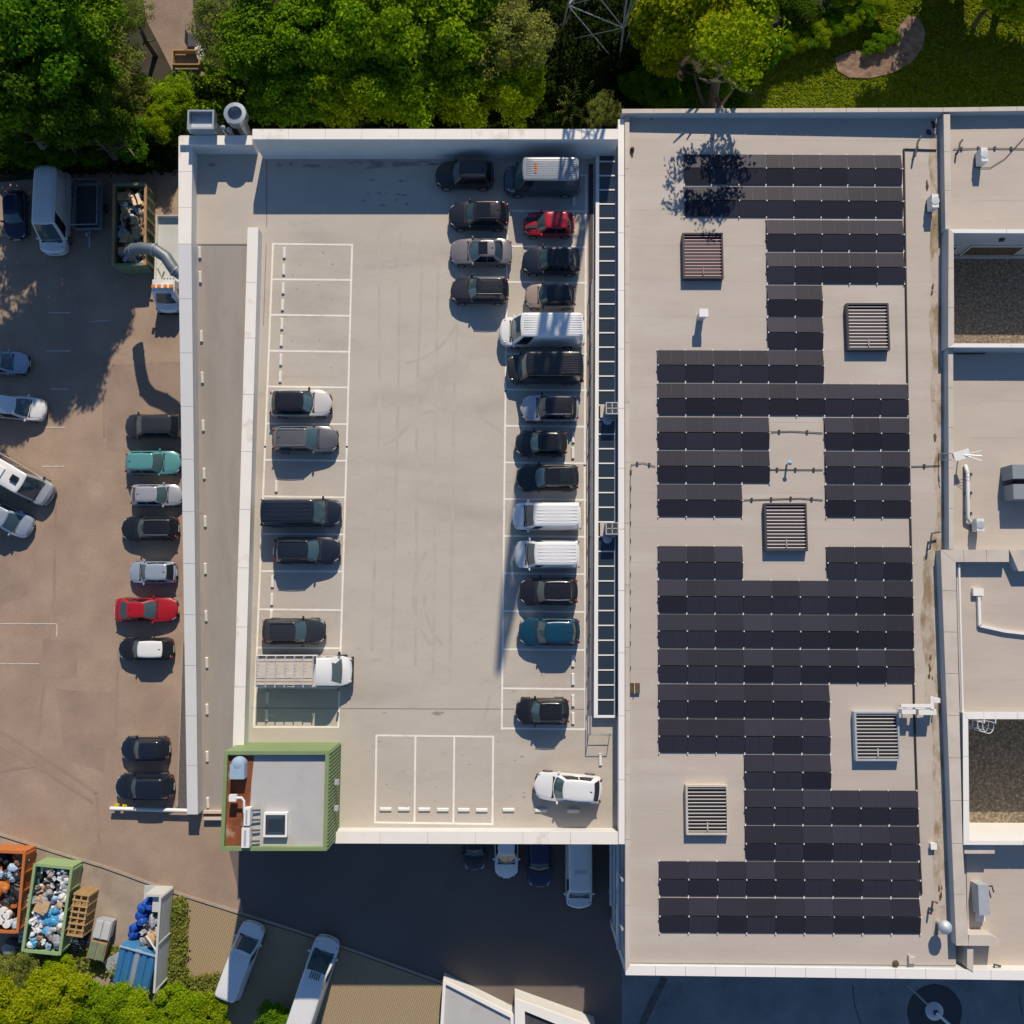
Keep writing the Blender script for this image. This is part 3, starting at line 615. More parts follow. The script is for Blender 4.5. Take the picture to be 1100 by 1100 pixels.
# lower block with wide coping
block('wall', [(1012,592),(XE,592),(XE,768),(1016,768)], RD-.08, M['wallgrey']); block('roof', [(1026,600),(XE,600),(XE,768),(1032,768)], RD, M['roof2'], RD-.07)
wall_run(ew, P(1010.5,590.5,zd), P(1022.6,906,zd), P(1026.5,603.6,zd), P(1034,906,zd), 7, M['wallgrey'], M['beige'])
wall_run(ew, P(1022.6,906,zd), P(1027.3,1016,zd), P(1034,906,zd), P(1040.6,1016,zd), 2, M['wallgrey'], M['beige'])
wall_run(ew, P(1010.5,590.5,zd), P(1084,590.5,zd), P(1026.5,603.6,zd), P(1084,603.6,zd), 3, M['wallgrey'], M['beige'])
wall_run(ew, P(1084,590.5,zd), P(XE,590.5,zd), P(1094,613.5,zd), P(XE,613.5,zd), 4, M['wallgrey'], M['beige'])
b = MB(); b.tube([P(1030,606,9.5), P(1034,766,9.5)], .09, 6); b.build('flashing', M['white2'], ew)
# light well two
wall_run(ew, P(1034,765.3,zd-.05), P(XE,766,zd-.05), P(1040,772.4,zd-.05), P(XE,773,zd-.05), 5, M['wallgrey'], M['white2'])
wall_run(ew, P(1034.2,765.3,zd-.05), P(1035,908,zd-.05), P(1040,772.4,zd-.05), P(1041.5,903,zd-.05), 3, M['wallgrey'], M['white2'])
wall_run(ew, P(1041.5,903,zd-.05), P(XE,904,zd-.05), P(1035,907.5,zd-.05), P(XE,908,zd-.05), 5, M['white2'], M['white2'])
block('light_well_floor', [(1025,745),(XE,745),(XE,925),(1025,925)], 4.6, M['gravel'])
block('wall', [(1034,905),(XE,906),(XE,1046),(1030,1044)], RE-.08, M['wallgrey']); block('roof', [(1038,908),(XE,908),(XE,1044),(1040,1043)], RE, M['roof2'], RE-.07)
block('stub_wall', [(1036,908),(1068.5,908),(1068.5,917),(1036,917)], 9.5, M['beige'], RE-.1)
block('stub_wall', [(1040.8,1004.5),(1064,1004.5),(1073.5,1009),(1073.5,1016),(1040.8,1016)], 9.6, M['beige'], RE-.1)
block('stub_wall', [(1039,1016),(1045.5,1016),(1045.5,1044),(1039,1040)], 9.4, M['beige'], RE-.1)
wall_run(ew, P(1027,1052,9.35), P(XE,1056,9.35), P(1027,1041.5,9.35), P(XE,1045.5,9.35), 8, M['wall'], M['white2'])
for y in (215,300,430,470,520,560,650,690,730,960,1000):
    z = RA if y < 247 else (RC if 374 < y < 591 else (RD if 600 < y < 768 else RE))
    if y == 300: continue
    a, b_ = P(1044,y,z+.004), P(XE,y+1,z+.004)
    MB().sheet([a+Vector((0,.035,0)), b_+Vector((0,.035,0)), b_-Vector((0,.035,0)), a-Vector((0,.035,0))]).build('membrane_seam', M['roof'], ew)

# ------------------------------------------------------------------ things on the hall roof
def louvre(x0, y0, x1, y1, label, dk, alu):
    z = ZR+.5; a, b_ = P(x0,y1,z), P(x1,y0,z); w, d = b_.x-a.x, b_.y-a.y; c = (a+b_)/2
    e = empty('louvre_vent', (c.x,c.y,ZR), label, 'roof vent', 'louvred roof vents')
    MB().box((c.x,c.y,ZR+.12), (w-.12,d-.12,.24)).build('base', M['dark'], e)
    for dx, dy, sx_, sy_ in ((-w/2+.06,0,.12,d),(w/2-.06,0,.12,d),(0,d/2-.06,w-.24,.12),(0,-d/2+.06,w-.24,.12)):
        MB().box((c.x+dx,c.y+dy,ZR+.25), (sx_,sy_,.5)).build('frame', dk, e)
    n = 13; sm = MB().box((0,0,0), (w-.26,(d-.24)/n*.23,.03)).mesh('slat', alu)
    MB().box((c.x,c.y,ZR+.26), (w-.25,d-.25,.02)).build('inner_grille', M['dark'], e)
    for i in range(n):
        inst('slat', sm, e, Vector((c.x, c.y-d/2+.12+(d-.24)*(i+.5)/n, ZR+.40))-e.location, (math.radians(-18),0,0))
    MB().box((c.x, c.y-d/2+.55, ZR+.46), (.07,.5,.05)).build('lever', alu, e)
louvre(734,250,776.5,299,'dark red louvred vent below the tree shadow', M['darkred'], M['maroon'])
louvre(911,325.5,954.5,376,'louvred vent nearest the first light well, framed by panels on two sides', M['dark'], M['dimalu'])
louvre(822.5,540.5,866.5,592,'louvred vent in the gap between the two solar arrays', M['dark'], M['dimalu'])
louvre(919.5,764.5,965.5,817.5,'louvred vent beside the wall mounted condensers', M['zinc'], M['pale'])
louvre(737.5,843.5,782,897,'louvred vent at the lower left of the solar roof', M['beige'], M['pale'])
e = empty('vent_stack', P(752,342,ZR), 'white square vent stack casting a long shadow on the roof', 'vent')
c = P(752,342,ZR); MB().box(c+Vector((0,0,.55)), (.42,.42,1.1)).build('shaft', M['zinc'], e); MB().box(c+Vector((0,0,1.2)), (.62,.56,.2)).build('cap', M['white2'], e)
e = empty('roof_pipe', P(845,499,ZR), 'small roof pipe with teal cap between the array cables', 'pipe')
c = P(845,499,ZR); MB().tube([c, c+Vector((0,0,.75))], .07, 8).build('pipe', M['steel'], e); MB().lathe([(.1,0),(.16,.06),(.04,.16)], c+Vector((0,0,.7)), 10).build('cap', M['bluegrey'], e)
c = P(681,739,ZR); e = empty('drain_box', c, 'rusty drain box by the left edge of the hall roof', 'drain')
for dx in (-.2,.2): MB().box(c+Vector((dx,0,.11)), (.34,.66,.2)).build('grate', M['moss'], e)
MB().box(c+Vector((0,0,.17)), (.05,.7,.28)).build('bar', M['beige'], e)
def cable(name, pts, z, label, cat='cable', blocks=0, r=.025, grp=None):
    e = empty(name, P(*pts[0], z), label, cat, grp); q = [P(x, y, z+.06) for x, y in pts]
    MB().tube(q, r, 6).build('sheath', M['cable'], e)
    if blocks:
        tot = 0
        for a, b_ in zip(q[:-1], q[1:]):
            m = max(1, int((b_-a).length/1.1))
            for i in range(m):
                p = lerp(a, b_, (i+.5)/m); MB().box((p.x,p.y,z+.05), (.14,.24,.1)).build('support', M['dark'], e)
for pts, lab in (([(824,464),(850,463),(884,465)],'black cable run in the gap of the array, nearest the woods'), ([(825,504),(884,504.5)],'black cable run passing the small roof pipe'), ([(797,537),(860,535),(884,537)],'black cable run just above the middle louvred vent'), ([(976,501),(1010,500)],'short black cable reaching the ladder wall')):
    cable('roof_cable', pts, ZR, lab, blocks=1)
cable('lightning_cable', [(704,501),(691,497),(678,499),(677,515),(676.5,590),(676.5,700),(676.5,735)], ZR, 'black lightning conductor cable along the left roof edge', blocks=1, r=.02)
cable('cable_tray', [(971,160),(973,300),(975,420),(978,560),(980,640),(982,760),(986,880),(990,960)], ZR, 'dark cable tray running along the right side of the arrays', 'cable tray', r=.07)
cable('cable_tray', [(972,160),(1006,161)], ZR, 'short dark pipe crossing to the wing near the woods', 'pipe', r=.05)
def acunit(px, py, z, d, label, rz=0, legs=True):
    c = P(px, py, z); e = empty('air_conditioner', c, label, 'air conditioner', 'air conditioners on the roofs', rz)
    MB().box((0,0,.2+d[2]/2), d).build('casing', M['acwhite'], e, local=True)
    MB().lathe([(.28,0),(.28,.03),(.1,.035)], (0,0,.2+d[2]), 14).build('fan_grille', M['zinc'], e, local=True)
    for x in (-1,1): MB().box((x*d[0]*.35,0,.1), (.08,d[1]*.95,.2)).build('foot', M['dark'], e, local=True)
    return e
acunit(1050,173,RA,(.45,1.0,.8),'white air conditioner on the wing roof nearest the woods')
acunit(1046,565,RC,(.5,.85,.75),'white air conditioner at the end of the long white pipe')
acunit(998,222,ZR,(.45,.95,.8),'white air conditioner against the step wall of the solar roof')
e = empty('condenser_rack', P(990,768,ZR), 'rack of long white condensers beside the louvred vent', 'condenser')
for (x0,x1,y0,y1,z0,z1,mm) in ((968,1000,756.5,760,1.1,1.25,M['white2']),(969,983.5,762,767,.5,1.15,M['acwhite']),(987,1006,762,768,.5,1.15,M['acwhite']),(1000,1003,748,762,1.1,1.2,M['white2']),(1003,1010,750,755,.7,1.2,M['acwhite'])):
    a, b_ = P(x0,y1,ZR+z1), P(x1,y0,ZR+z1); MB().box(((a.x+b_.x)/2,(a.y+b_.y)/2,ZR+(z0+z1)/2), (b_.x-a.x,b_.y-a.y,z1-z0)).build('casing', mm, e)
for x, y in ((970,760),(985,763),(1002,763)):
    p = P(x,y,ZR); MB().tube([p, p+Vector((0,0,.6))], .04, 6).build('leg', M['dark'], e)
c = P(1007,990,ZR); e = empty('roof_ball_vent', c, 'grey ball topped vent pipe near the corner of the solar roof', 'vent')
MB().tube([c, c+Vector((0,0,.85))], .13, 10).build('pipe', M['zinc'], e); MB().lathe([(.12,.75),(.36,.9),(.44,1.1),(.36,1.32),(.16,1.44),(.02,1.47)], c, 16).build('ball', M['zinc'], e, smooth=True)
c = P(1001,908,ZR); e = empty('roof_hatch_box', c, 'small white box on the roof strip right of the lower array', 'box'); MB().box(c+Vector((0,0,.15)), (.35,.35,.3)).build('casing', M['acwhite'], e); MB().box(c+Vector((0,0,.31)), (.4,.4,.03)).build('lid', M['white2'], e)
for pts, z, lab in (([(1000,982),(1002,968),(1007,970)],ZR,'bent black pipe by the ball vent'), ([(999,590),(1001,573),(1010,571)],ZR,'bent black pipe below the wall ladder'), ([(983,168),(986,152),(990,146)],ZR,'bent black pipe near the top right corner of the solar roof'), ([(1030,162),(1031,154),(1034,150)],RA,'bent black pipe on the wing roof near the woods'), ([(1068,1042),(1068,1036),(1075,1038)],RE,'bent pipe at the bottom edge of the wing roof')):
    q = [P(x,y,z+.45) for x,y in pts]; q = [Vector((q[0].x,q[0].y,z))]+q; e = empty('bent_pipe', q[0], lab, 'pipe', 'bent roof pipes'); MB().tube(q, .07, 8).build('pipe', M['dark'], e, smooth=True)
c = P(979,1031,ZR); o = MB().box(c+Vector((0,0,.08)), (.4,.4,.16)).box(c+Vector((-.2,.1,.12)), (.1,.5,.24)).build('roof_bracket', M['beige']); tag(o, 'small pale bracket by the south edge of the solar roof', 'bracket')
c = P(962,1035,ZR); o = MB().lathe([(.22,0),(.2,.08),(.05,.12)], c, 10).build('roof_drain', M['moss']); tag(o, 'round brown roof drain by the south parapet', 'drain')
c = P(679,161,ZR); o = MB().lathe([(.16,0),(.14,.2),(.05,.3)], c, 10).box(c+Vector((0,-.25,.05)), (.12,.4,.1)).build('roof_drain', M['moss']); tag(o, 'rusty drain near the left top corner of the solar roof', 'drain')
# ladder at the step wall
e = empty('wall_ladder', P(1006,520,ZR), 'steel ladder leaning at the step wall with its shadow', 'ladder')
for y in (487,494):
    MB().tube([P(1008,y,ZR), P(1017,y,9.95), P(1022,y,10.3)], .03, 6).build('rail', M['steel'], e)
for i in range(7):
    t = (i+.5)/7; a, b_ = lerp(P(1008,487,ZR),P(1017,487,9.95),t), lerp(P(1008,494,ZR),P(1017,494,9.95),t); MB().tube([a,b_], .02, 6).build('rung', M['steel'], e)
c = P(1029,493,RC); e = empty('antenna', c, 'pale antenna plate with thin rods on the middle wing roof', 'antenna')
MB().tube([c, c+Vector((0,0,1.2))], .04, 6).build('mast', M['steel'], e); MB().box(c+Vector((-.3,.1,1.2)), (1.1,.6,.08), .3).build('plate', M['acwhite'], e)
for i in range(4): MB().tube([c+Vector((-.2,.1,1.25)), c+Vector((.9,.7-.35*i,1.5))], .015, 5).build('rod', M['steel'], e)
e = empty('roof_pipe', P(1039,530,RC), 'long white pipe leading down to an air conditioner on the middle roof', 'pipe')
MB().tube([P(1037,500,RC+.1),P(1039.5,508,RC+.35),P(1039.5,556,RC+.35),P(1043,562,RC+.2)], .13, 10).build('pipe', M['acwhite'], e, smooth=True)
for y in (510,530,552): p = P(1039.5,y,RC); MB().box(p+Vector((0,0,.12)), (.4,.2,.24)).build('saddle', M['dark'], e)
e = empty('air_handler', P(1100,520,RC), 'big grey air handling unit cut by the right edge', 'air handler')
for (x0,x1,y0,y1,h) in ((1088,1130,499,514,1.5),(1089,1130,520,536,1.4)):
    a, b_ = P(x0,y1,RC+h), P(x1,y0,RC+h); MB().box(((a.x+b_.x)/2,(a.y+b_.y)/2,RC+h/2), (b_.x-a.x,b_.y-a.y,h)).build('casing', M['midgrey'], e)
a, b_ = P(1095,520,RC+.9), P(1130,514,RC+.9); MB().box(((a.x+b_.x)/2,(a.y+b_.y)/2,RC+.45), (b_.x-a.x,b_.y-a.y+.05,.9)).build('link_duct', M['dark'], e)
e = empty('roof_kerb', P(1060,665,RD), 'white angled metal upstand on the lower wing roof', 'kerb')
q = PL([(1050,640),(1051,672),(1078,678),(1130,684)], RD)
for a, b_ in zip(q[:-1], q[1:]):
    d = (b_-a).normalized(); n = Vector((-d.y,d.x,0))*.09; MB().prism([a-n,b_-n,b_+n,a+n], RD, RD+.25).build('upstand', M['white2'], e)
MB().box(P(1050,636,RD+.15), (.7,.5,.3)).build('cap', M['white2'], e)
# caged ladder in light well two
zw = zd; c = P(1058,772,zw); e = empty('caged_ladder', (c.x,c.y,4.6), 'white caged ladder going down into the lower light well', 'ladder')
ty = P(1058,773.5,zw).y-.08
for x in (1050,1062): 
    X = P(x,772,zw).x; MB().tube([(X,ty,4.7),(X,ty,zw+.9),(X,ty+.7,zw+.9)], .03, 6).build('rail', M['white2'], e)
xa, xb = P(1050,772,zw).x, P(1062,772,zw).x; xm, rr = (xa+xb)/2, (xb-xa)/2
for i in range(14): MB().tube([(xa,ty,4.9+i*.37),(xb,ty,4.9+i*.37)], .02, 5).build('rung', M['white2'], e)
for i in range(7):
    z = 6.4+i*.68; MB().tube([(xm+rr*math.cos(t),ty-.7*math.sin(t)**.7 if math.sin(t)>0 else ty,z) for t in np.linspace(0,math.pi,9)], .025, 5).build('hoop', M['white2'], e)
for t in (.6,1.57,2.5): MB().tube([(xm+rr*math.cos(t),ty-.7*math.sin(t)**.7,6.4),(xm+rr*math.cos(t),ty-.7*math.sin(t)**.7,6.4+6*.68)], .02, 5).build('cage_bar', M['white2'], e)
c = P(1049,962,RE); e = empty('duct_bend', c, 'grey duct hood standing against the coping of the bottom wing roof', 'duct')
MB().box(c+Vector((0,0,.5)), (.7,1.9,1.0)).build('casing', M['zinc'], e); MB().box(c+Vector((.1,-1.3,.15)), (.5,.5,.3)).build('outlet', M['white2'], e); MB().tube([c+Vector((.5,.6,.1)),c+Vector((.9,.7,.3)),c+Vector((1.0,.3,.3))], .06, 6).build('pipe', M['dark'], e)
# cables across the wing roof
cable('roof_cable', [(1024,160),(1060,159),(1130,160)], RA, 'dark cable crossing the wing roof near the woods', blocks=1)
cable('roof_cable', [(1026,380),(1056,380),(1060,377),(1110,378)], RC, 'dark cable lying in the shadow below the first light well', r=.04)
cable('roof_cable', [(1052,180),(1064,180),(1080,170),(1100,148)], RA, 'thin cable curving away from an air conditioner', r=.02)

# ------------------------------------------------------------------ ducts at the deck's north west corner
c = P(216,129,10.5); e = empty('exhaust_duct', (c.x,c.y,0), 'square galvanised exhaust outlet rising behind the corner parapet', 'duct')
MB().box((c.x,c.y,5.0), (1.35,1.15,10.0)).build('casing', M['steel'], e)
for dx, dy, sx_, sy_ in ((-.86,0,.12,1.4),(.86,0,.12,1.4),(0,.64,1.6,.12),(0,-.64,1.6,.12)): MB().box((c.x+dx,c.y+dy,10.25), (sx_,sy_,.7)).build('outlet_rim', M['steel'], e)
MB().box((c.x,c.y,10.1), (1.58,1.14,.04)).build('opening', M['zinc'], e)
c = P(252,121,10.6); e = empty('flue', (c.x,c.y,0), 'large round galvanised flue with a wide cowl behind the corner parapet', 'flue')
MB().tube([(c.x,c.y,0),(c.x,c.y,9.4)], .42, 16).build('pipe', M['steel'], e, smooth=True)
MB().lathe([(.44,0),(.78,.45),(.78,1.15),(.50,1.17),(.50,.5)], (c.x,c.y,9.4), 20).build('cowl', M['steel'], e, smooth=True)
for px_, py_, lab in ((239,137,'thin steel pipe between the two ducts'),(246,139,'thin steel pipe next to the round flue')):
    p = P(px_,py_,9.7); q = empty('small_flue', (p.x,p.y,0), lab, 'flue', 'thin flues'); MB().tube([(p.x,p.y,0),(p.x,p.y,9.6)], .14, 10).build('pipe', M['steel'], q, smooth=True); MB().lathe([(.16,0),(.2,.08),(.05,.2)], (p.x,p.y,9.6), 12).build('cap', M['steel'], q)
# extraction pipe bending over the rubbish container
c = P(194,300,7.0); e = empty('chip_duct', (c.x+1.2,c.y,0), 'thick grey extraction pipe arching over the paper container', 'duct')
pts = [P(203,300,6.6), P(188,291,7.0), P(178,276,7.1), P(166,268,7.1), P(152,266.5,6.95), P(144,268,6.5), P(141,270,5.6), P(140,271,4.4)]
sm = []
for i in range(len(pts)-1):
    for t in (0,.33,.66): sm.append(lerp(pts[i],pts[i+1],t))
sm.append(pts[-1])
MB().tube(sm, .42, 16).build('pipe', M['duct'], e, smooth=60)
for i in (3,9,15,20):
    d = (sm[i+1]-sm[i-1]).normalized(); MB().tube([sm[i]-d*.05, sm[i]+d*.05], .46, 16).build('flange', M['steel'], e)
p = P(203,300,6.6); MB().tube([(p.x,p.y,0),(p.x,p.y,6.6)], .12, 8).build('support', M['zinc'], e)

# ------------------------------------------------------------------ vehicles
# style: width, height, then fractions of the length from the nose: windscreen base, windscreen top, roof end, rear window base; belt height / total, roof width / body width
ST = dict(
 hatch=(1.76,1.47,.26,.43,.85,.965,.62,.72), mini=(1.68,1.48,.25,.41,.86,.975,.61,.74), suv=(1.86,1.64,.27,.41,.87,.965,.61,.74),
 sedan=(1.83,1.43,.29,.46,.73,.87,.63,.68), coupe=(1.84,1.38,.30,.48,.76,.93,.63,.66), estate=(1.83,1.47,.28,.44,.90,.975,.62,.71),
 mpv=(1.84,1.66,.20,.37,.90,.98,.58,.76), van=(1.92,1.95,.17,.30,.965,.99,.52,.82), high=(2.02,2.62,.13,.25,.972,.99,.40,.84), box=(2.05,2.75,.12,.22,.975,.99,.38,.87))
def ramp_(x, tab):
    if x <= tab[0][0]: return tab[0][1]
    for (a, va), (b, vb) in zip(tab[:-1], tab[1:]):
        if x <= b: t = (x-a)/(b-a); return va+(vb-va)*t
    return tab[-1][1]
def wheel_meshes():
    b = MB(); b.lathe([(.2,-.1),(.29,-.1),(.32,-.07),(.32,.07),(.29,.1),(.2,.1)], n=20); ty = b.mesh('wheel', M['rubber'], smooth=True)
    b = MB(); b.lathe([(.205,-.08),(.205,.103)], n=14)
    for i in range(5):
        a = i*2*math.pi/5; b.box((.1*math.cos(a),.1*math.sin(a),.105), (.2,.05,.02), a)
    return ty, b.mesh('rim', M['rim'])
TYRE, RIM = wheel_meshes()
def ell(m, name):
    b = MB(); b.lathe([(.02,-.5),(.35,-.35),(.5,0),(.35,.35),(.02,.5)], n=10); return b.mesh(name, m, smooth=60)
HL, TL = ell(M['lamp'], 'headlight'), ell(M['redlamp'], 'tail_light')
MIRM = {}
SHADEP = None
def car(name, label, cat, loc, ang, L, style, pm, roofm=None, group=None, rails=False, sun=None, bonm=None, H=None, Wd=None, glass_sides=2, ribs=0, ribm=None, tint=False, rearglass=True, bed=None):
    Wd0, H0, wsb, wst, rfe, rwb, belt, tw = ST[style]; Wd = Wd or Wd0; H = H or H0
    e = empty(name, loc, label, cat, group, ang)
    roofm = roofm or pm; G = M['glass']; GT = M['tint'] if tint else M['tint']
    zb = H*belt; tall = style in ('van','high','box','mpv')
    ss = [0,.012,.035,.075,.13,.19,.25,.32,.42,.52,.62,.72,.80,.87,.925,.962,.988,1]
    wt_ = [(0,.66),(.012,.78),(.035,.87),(.075,.935),(.13,.968),(.25,.99),(.5,1.0),(.8,.99),(.925,.962),(.962,.93),(.988,.86),(1,.76)]
    if tall: wt_ = [(0,.70),(.012,.82),(.035,.90),(.075,.95),(.13,.98),(.25,1),(.9,1),(.962,.985),(.988,.96),(1,.93)]
    nose = .30*H if style not in ('high','box') else .26*H
    zt_ = [(0,nose+.10*H),(.012,nose+.15*H),(.05,nose+.19*H),(wsb*.6,zb-.045*H),(wsb,zb),(rwb-.06,zb+.03),(rwb,zb+.0),(min(.985,rwb+.05),zb-.03),(1,zb-.16*H)]
    if tall: zt_ = [(0,nose+.06*H),(.02,nose+.13*H),(wsb*.75,zb-.03),(wsb,zb),(1,zb)]
    ks = [-1,-.93,-.78,-.5,-.2,0,.2,.5,.78,.93,1]
    bf = .10 if tall else .16
    def top(s, k, lift=0):
        w = ramp_(s, wt_)*Wd/2; x = L/2 - s*L - bf*k*k*math.exp(-s*9)*1.6 + (.05 if tall else .12)*k*k*math.exp(-(1-s)*14)
        z = ramp_(s, zt_) - (.05*abs(k)**6 + .03*k*k)*(1 if s < wsb+.02 or s > rwb-.03 else .6) + lift
        return (x, k*w*.975, z)
    b = MB(); n = len(ss); m_ = len(ks); vs = []
    for s in ss:
        row = [top(s, k) for k in ks]
        w = ramp_(s, wt_)*Wd/2; zt = row[-1][2]; xs = row[-1][0]; x0 = row[0][0]
        lo = .24 if s in ss[2:-2] else .30
        vs += [(x0,-w*.95,lo),(x0,-w,lo+(zt-lo)*.42),(x0,-w*.995,lo+(zt-lo)*.8)] + row + [(xs,w*.995,lo+(zt-lo)*.8),(xs,w,lo+(zt-lo)*.42),(xs,w*.95,lo)]
    c_ = m_+6
    fs = [(i*c_+j, i*c_+j+1, (i+1)*c_+j+1, (i+1)*c_+j) for i in range(n-1) for j in range(c_-1)]
    fs += [(i*c_+c_-1, i*c_, (i+1)*c_, (i+1)*c_+c_-1) for i in range(n-1)]
    fs += [tuple(range(c_)), tuple(range((n-1)*c_, n*c_))]
    b.add(vs, fs); b.build('body', pm, e, smooth=50, local=True, origin=False)
    # bonnet
    if wsb > .1:
        b = MB(); sb = [.03+(wsb-.035)*t for t in (0,.2,.5,.8,1)]; kb = [-.76,-.6,-.3,0,.3,.6,.76]
        vv = [top(s, k*(.92+.08*(s/wsb)), .012 + .012*(abs(k)<.5)) for s in sb for k in kb]
        b.add(vv, [(i*7+j,i*7+j+1,(i+1)*7+j+1,(i+1)*7+j) for i in range(4) for j in range(6)])
        b.build('bonnet', bonm or pm, e, smooth=60, local=True, origin=False)
    if style in ('sedan',):
        b = MB(); sb = [rwb+.005+(.97-rwb)*t for t in (0,.5,1)]; kb = [-.7,-.35,0,.35,.7]
        b.add([top(s,k,.012) for s in sb for k in kb], [(i*5+j,i*5+j+1,(i+1)*5+j+1,(i+1)*5+j) for i in range(2) for j in range(4)]); b.build('boot_lid', pm, e, smooth=60, local=True, origin=False)
    # cabin
    X = lambda s: L/2 - s*L
    wb, wt = Wd/2*(.925 if not tall else .965), Wd/2*tw
    if style in ('sedan','coupe','estate','hatch','suv','mini'): pass
    out = []    # (tag, bottom xy, top xy)
    fr = [0,.3,.6,.86]; bowb, bowt = (.26,.10) if not tall else (.16,.08)
    pts = [('ws',(X(wsb)-bowb*(q**2),q*wb*.94),(X(wst)-bowt*q*q,q*wt*.94)) for q in fr]
    pts.append(('ap',(X(wsb)-bowb*1.0-.02, wb*.955),(X(wst)-bowt-.03,wt*.96)))
    xb0, xb1 = X(wsb)-bowb-.02, X(rwb)+.10; xt0, xt1 = X(wst)-bowt-.03, X(rfe)+.06
    if glass_sides == 2: br = [('sw',.05),('sw',.25),('sw',.47),('bp',.50),('sw2',.70),('sw2',.88),('cp',.965)]
    elif glass_sides == 1: br = [('sw',.03),('sw',.10),('sw',.20),('cp',.24),('cp',.5),('cp',.75),('cp',.965)]
    else: br = [('sw',.05),('sw',.18),('sw',.32),('bp',.35),('sw2',.6),('sw2',.95),('cp',.975)]
    side = []
    for tg, t in br:
        cb = 1-.05*abs(2*t-1)**3; ct = 1-(.08 if not tall else .02)*abs(2*t-1)**3
        pts.append((tg,(lerp(xb0,xb1,t),wb*cb),(lerp(xt0,xt1,t),wt*ct)))
    rb_, rt_ = .10, .06
    rtag = 'rw' if rearglass else 'cp'
    for q in (.86,.6,.3,0): pts.append((rtag,(X(rwb)+rb_*q*q,q*wb*.93),(X(rfe)+rt_*q*q,q*wt*.93)))
    half = pts; full = [(t,a,c) for t,a,c in half] + [(half[i-1][0] if False else None,(half[i][1][0],-half[i][1][1]),(half[i][2][0],-half[i][2][1])) for i in range(len(half)-2,0,-1)]
    N = len(full); h = len(half)
    def segtag(i):
        if i < h-1: return half_seg[i]
        return half_seg[N-1-i]
    # segment i joins point i and i+1
    half_seg = []
    for i in range(h-1):
        t0, t1 = half[i][0], half[i+1][0]
        if t0 == 'ws' and t1 == 'ws': half_seg.append('ws')
        elif t1 == 'ap' or t0 == 'ap': half_seg.append('pl')
        elif t0 == t1 and t0 in ('sw','sw2'): half_seg.append(t0)
        elif t0 == 'bp' and t1 == 'sw2': half_seg.append('sw2' if False else 'sw2')
        elif t0 == 'rw' and t1 == 'rw': half_seg.append('rw')
        else: half_seg.append('pl')
    zr = H-.07 if not tall else H-.10
    rings = [(0,-.10),(.0,0.0),(.55,0),(1,0)]
    def pt(i, v):
        _, a, c = full[i]; bulge = .03*math.sin(math.pi*v)
        x, y = lerp(a[0],c[0],v), lerp(a[1],c[1],v); l = math.hypot(x*.4,y)+1e-6
        z0 = zb-.07
        return (x, y+bulge*y/l, lerp(z0, zr, v))
    vr = [0,.3,.65,1]
    groups = {}
    for i in range(N):
        tg = segtag(i)
        if tg == 'pl' and (i == 0 or segtag(i-1) != 'pl'): run_ = i
        if tg == 'pl': groups.setdefault('pl%d' % run_, []).append(i); continue
        sidek = tg + ('L' if 0 < i < h-1 and tg in ('sw','sw2') else ('R' if tg in ('sw','sw2') else ''))
        groups.setdefault(sidek, []).append(i)
    for tg, segs in groups.items():
        b = MB(); base = 'pl' if tg.startswith('pl') else tg.rstrip('LR')
        for i in segs:
            j = (i+1) % N
            for v0, v1 in zip(vr[:-1], vr[1:]): b.add([pt(i,v0),pt(j,v0),pt(j,v1),pt(i,v1)], [(0,1,2,3)])
        bm_ = {'ws':('windscreen',G),'rw':('rear_window',GT),'sw':('side_window',GT),'sw2':('side_window',GT),'pl':('pillar',pm if (tall or roofm is pm) else M['trim'])}[base]
        me = b.mesh(bm_[0], bm_[1], normals=False); bm = bmesh.new(); bm.from_mesh(me); bmesh.ops.remove_doubles(bm, verts=bm.verts, dist=1e-4); bmesh.ops.recalc_face_normals(bm, faces=bm.faces); bm.to_mesh(me); bm.free()
        me.polygons.foreach_set('use_smooth', [True]*len(me.polygons))
        inst(bm_[0], me, e)
    # roof
    top_ = [pt(i,1) for i in range(N)]; cx = (X(wst)+X(rfe))/2
    b = MB(); vs = []; rs = ((1,0),(.95,.035),(.8,.055),(.5,.068),(.2,.072)) if not tall else ((1,0),(.965,.05),(.9,.075),(.5,.095),(.2,.10))
    for sc_, dz in rs: vs += [(cx+(x-cx)*(sc_ if sc_ < .99 else 1), y*sc_, z+dz) for x,y,z in top_]
    K = len(rs); fs = [(r*N+i, r*N+(i+1)%N, (r+1)*N+(i+1)%N, (r+1)*N+i) for r in range(K-1) for i in range(N)] + [tuple(range((K-1)*N, K*N))]
    b.add(vs, fs); b.build('roof', roofm, e, smooth=50, local=True, origin=False)
    def onroof(u0, u1, w, lift, nm, mm, n=4):
        b = MB(); q = []
        for a in range(n+1):
            x = lerp(X(wst), X(rfe), lerp(u0,u1,a/n))
            for yk in (-1,-.4,.4,1):
                y = yk*w; f = max(abs(y)/wt, abs(x-cx)/(abs(X(wst)-X(rfe))/2)); z = zr + ramp_(1-f, [(1-s_, d_) for s_, d_ in rs][::1]) + lift
                q.append((x,y,z))
        b.add(q, [(i*4+j,i*4+j+1,(i+1)*4+j+1,(i+1)*4+j) for i in range(n) for j in range(3)]); b.build(nm, mm, e, smooth=60, local=True, origin=False)
    if sun: onroof(sun[0], sun[1], wt*.72, .012, 'sunroof', M['panoroof'])
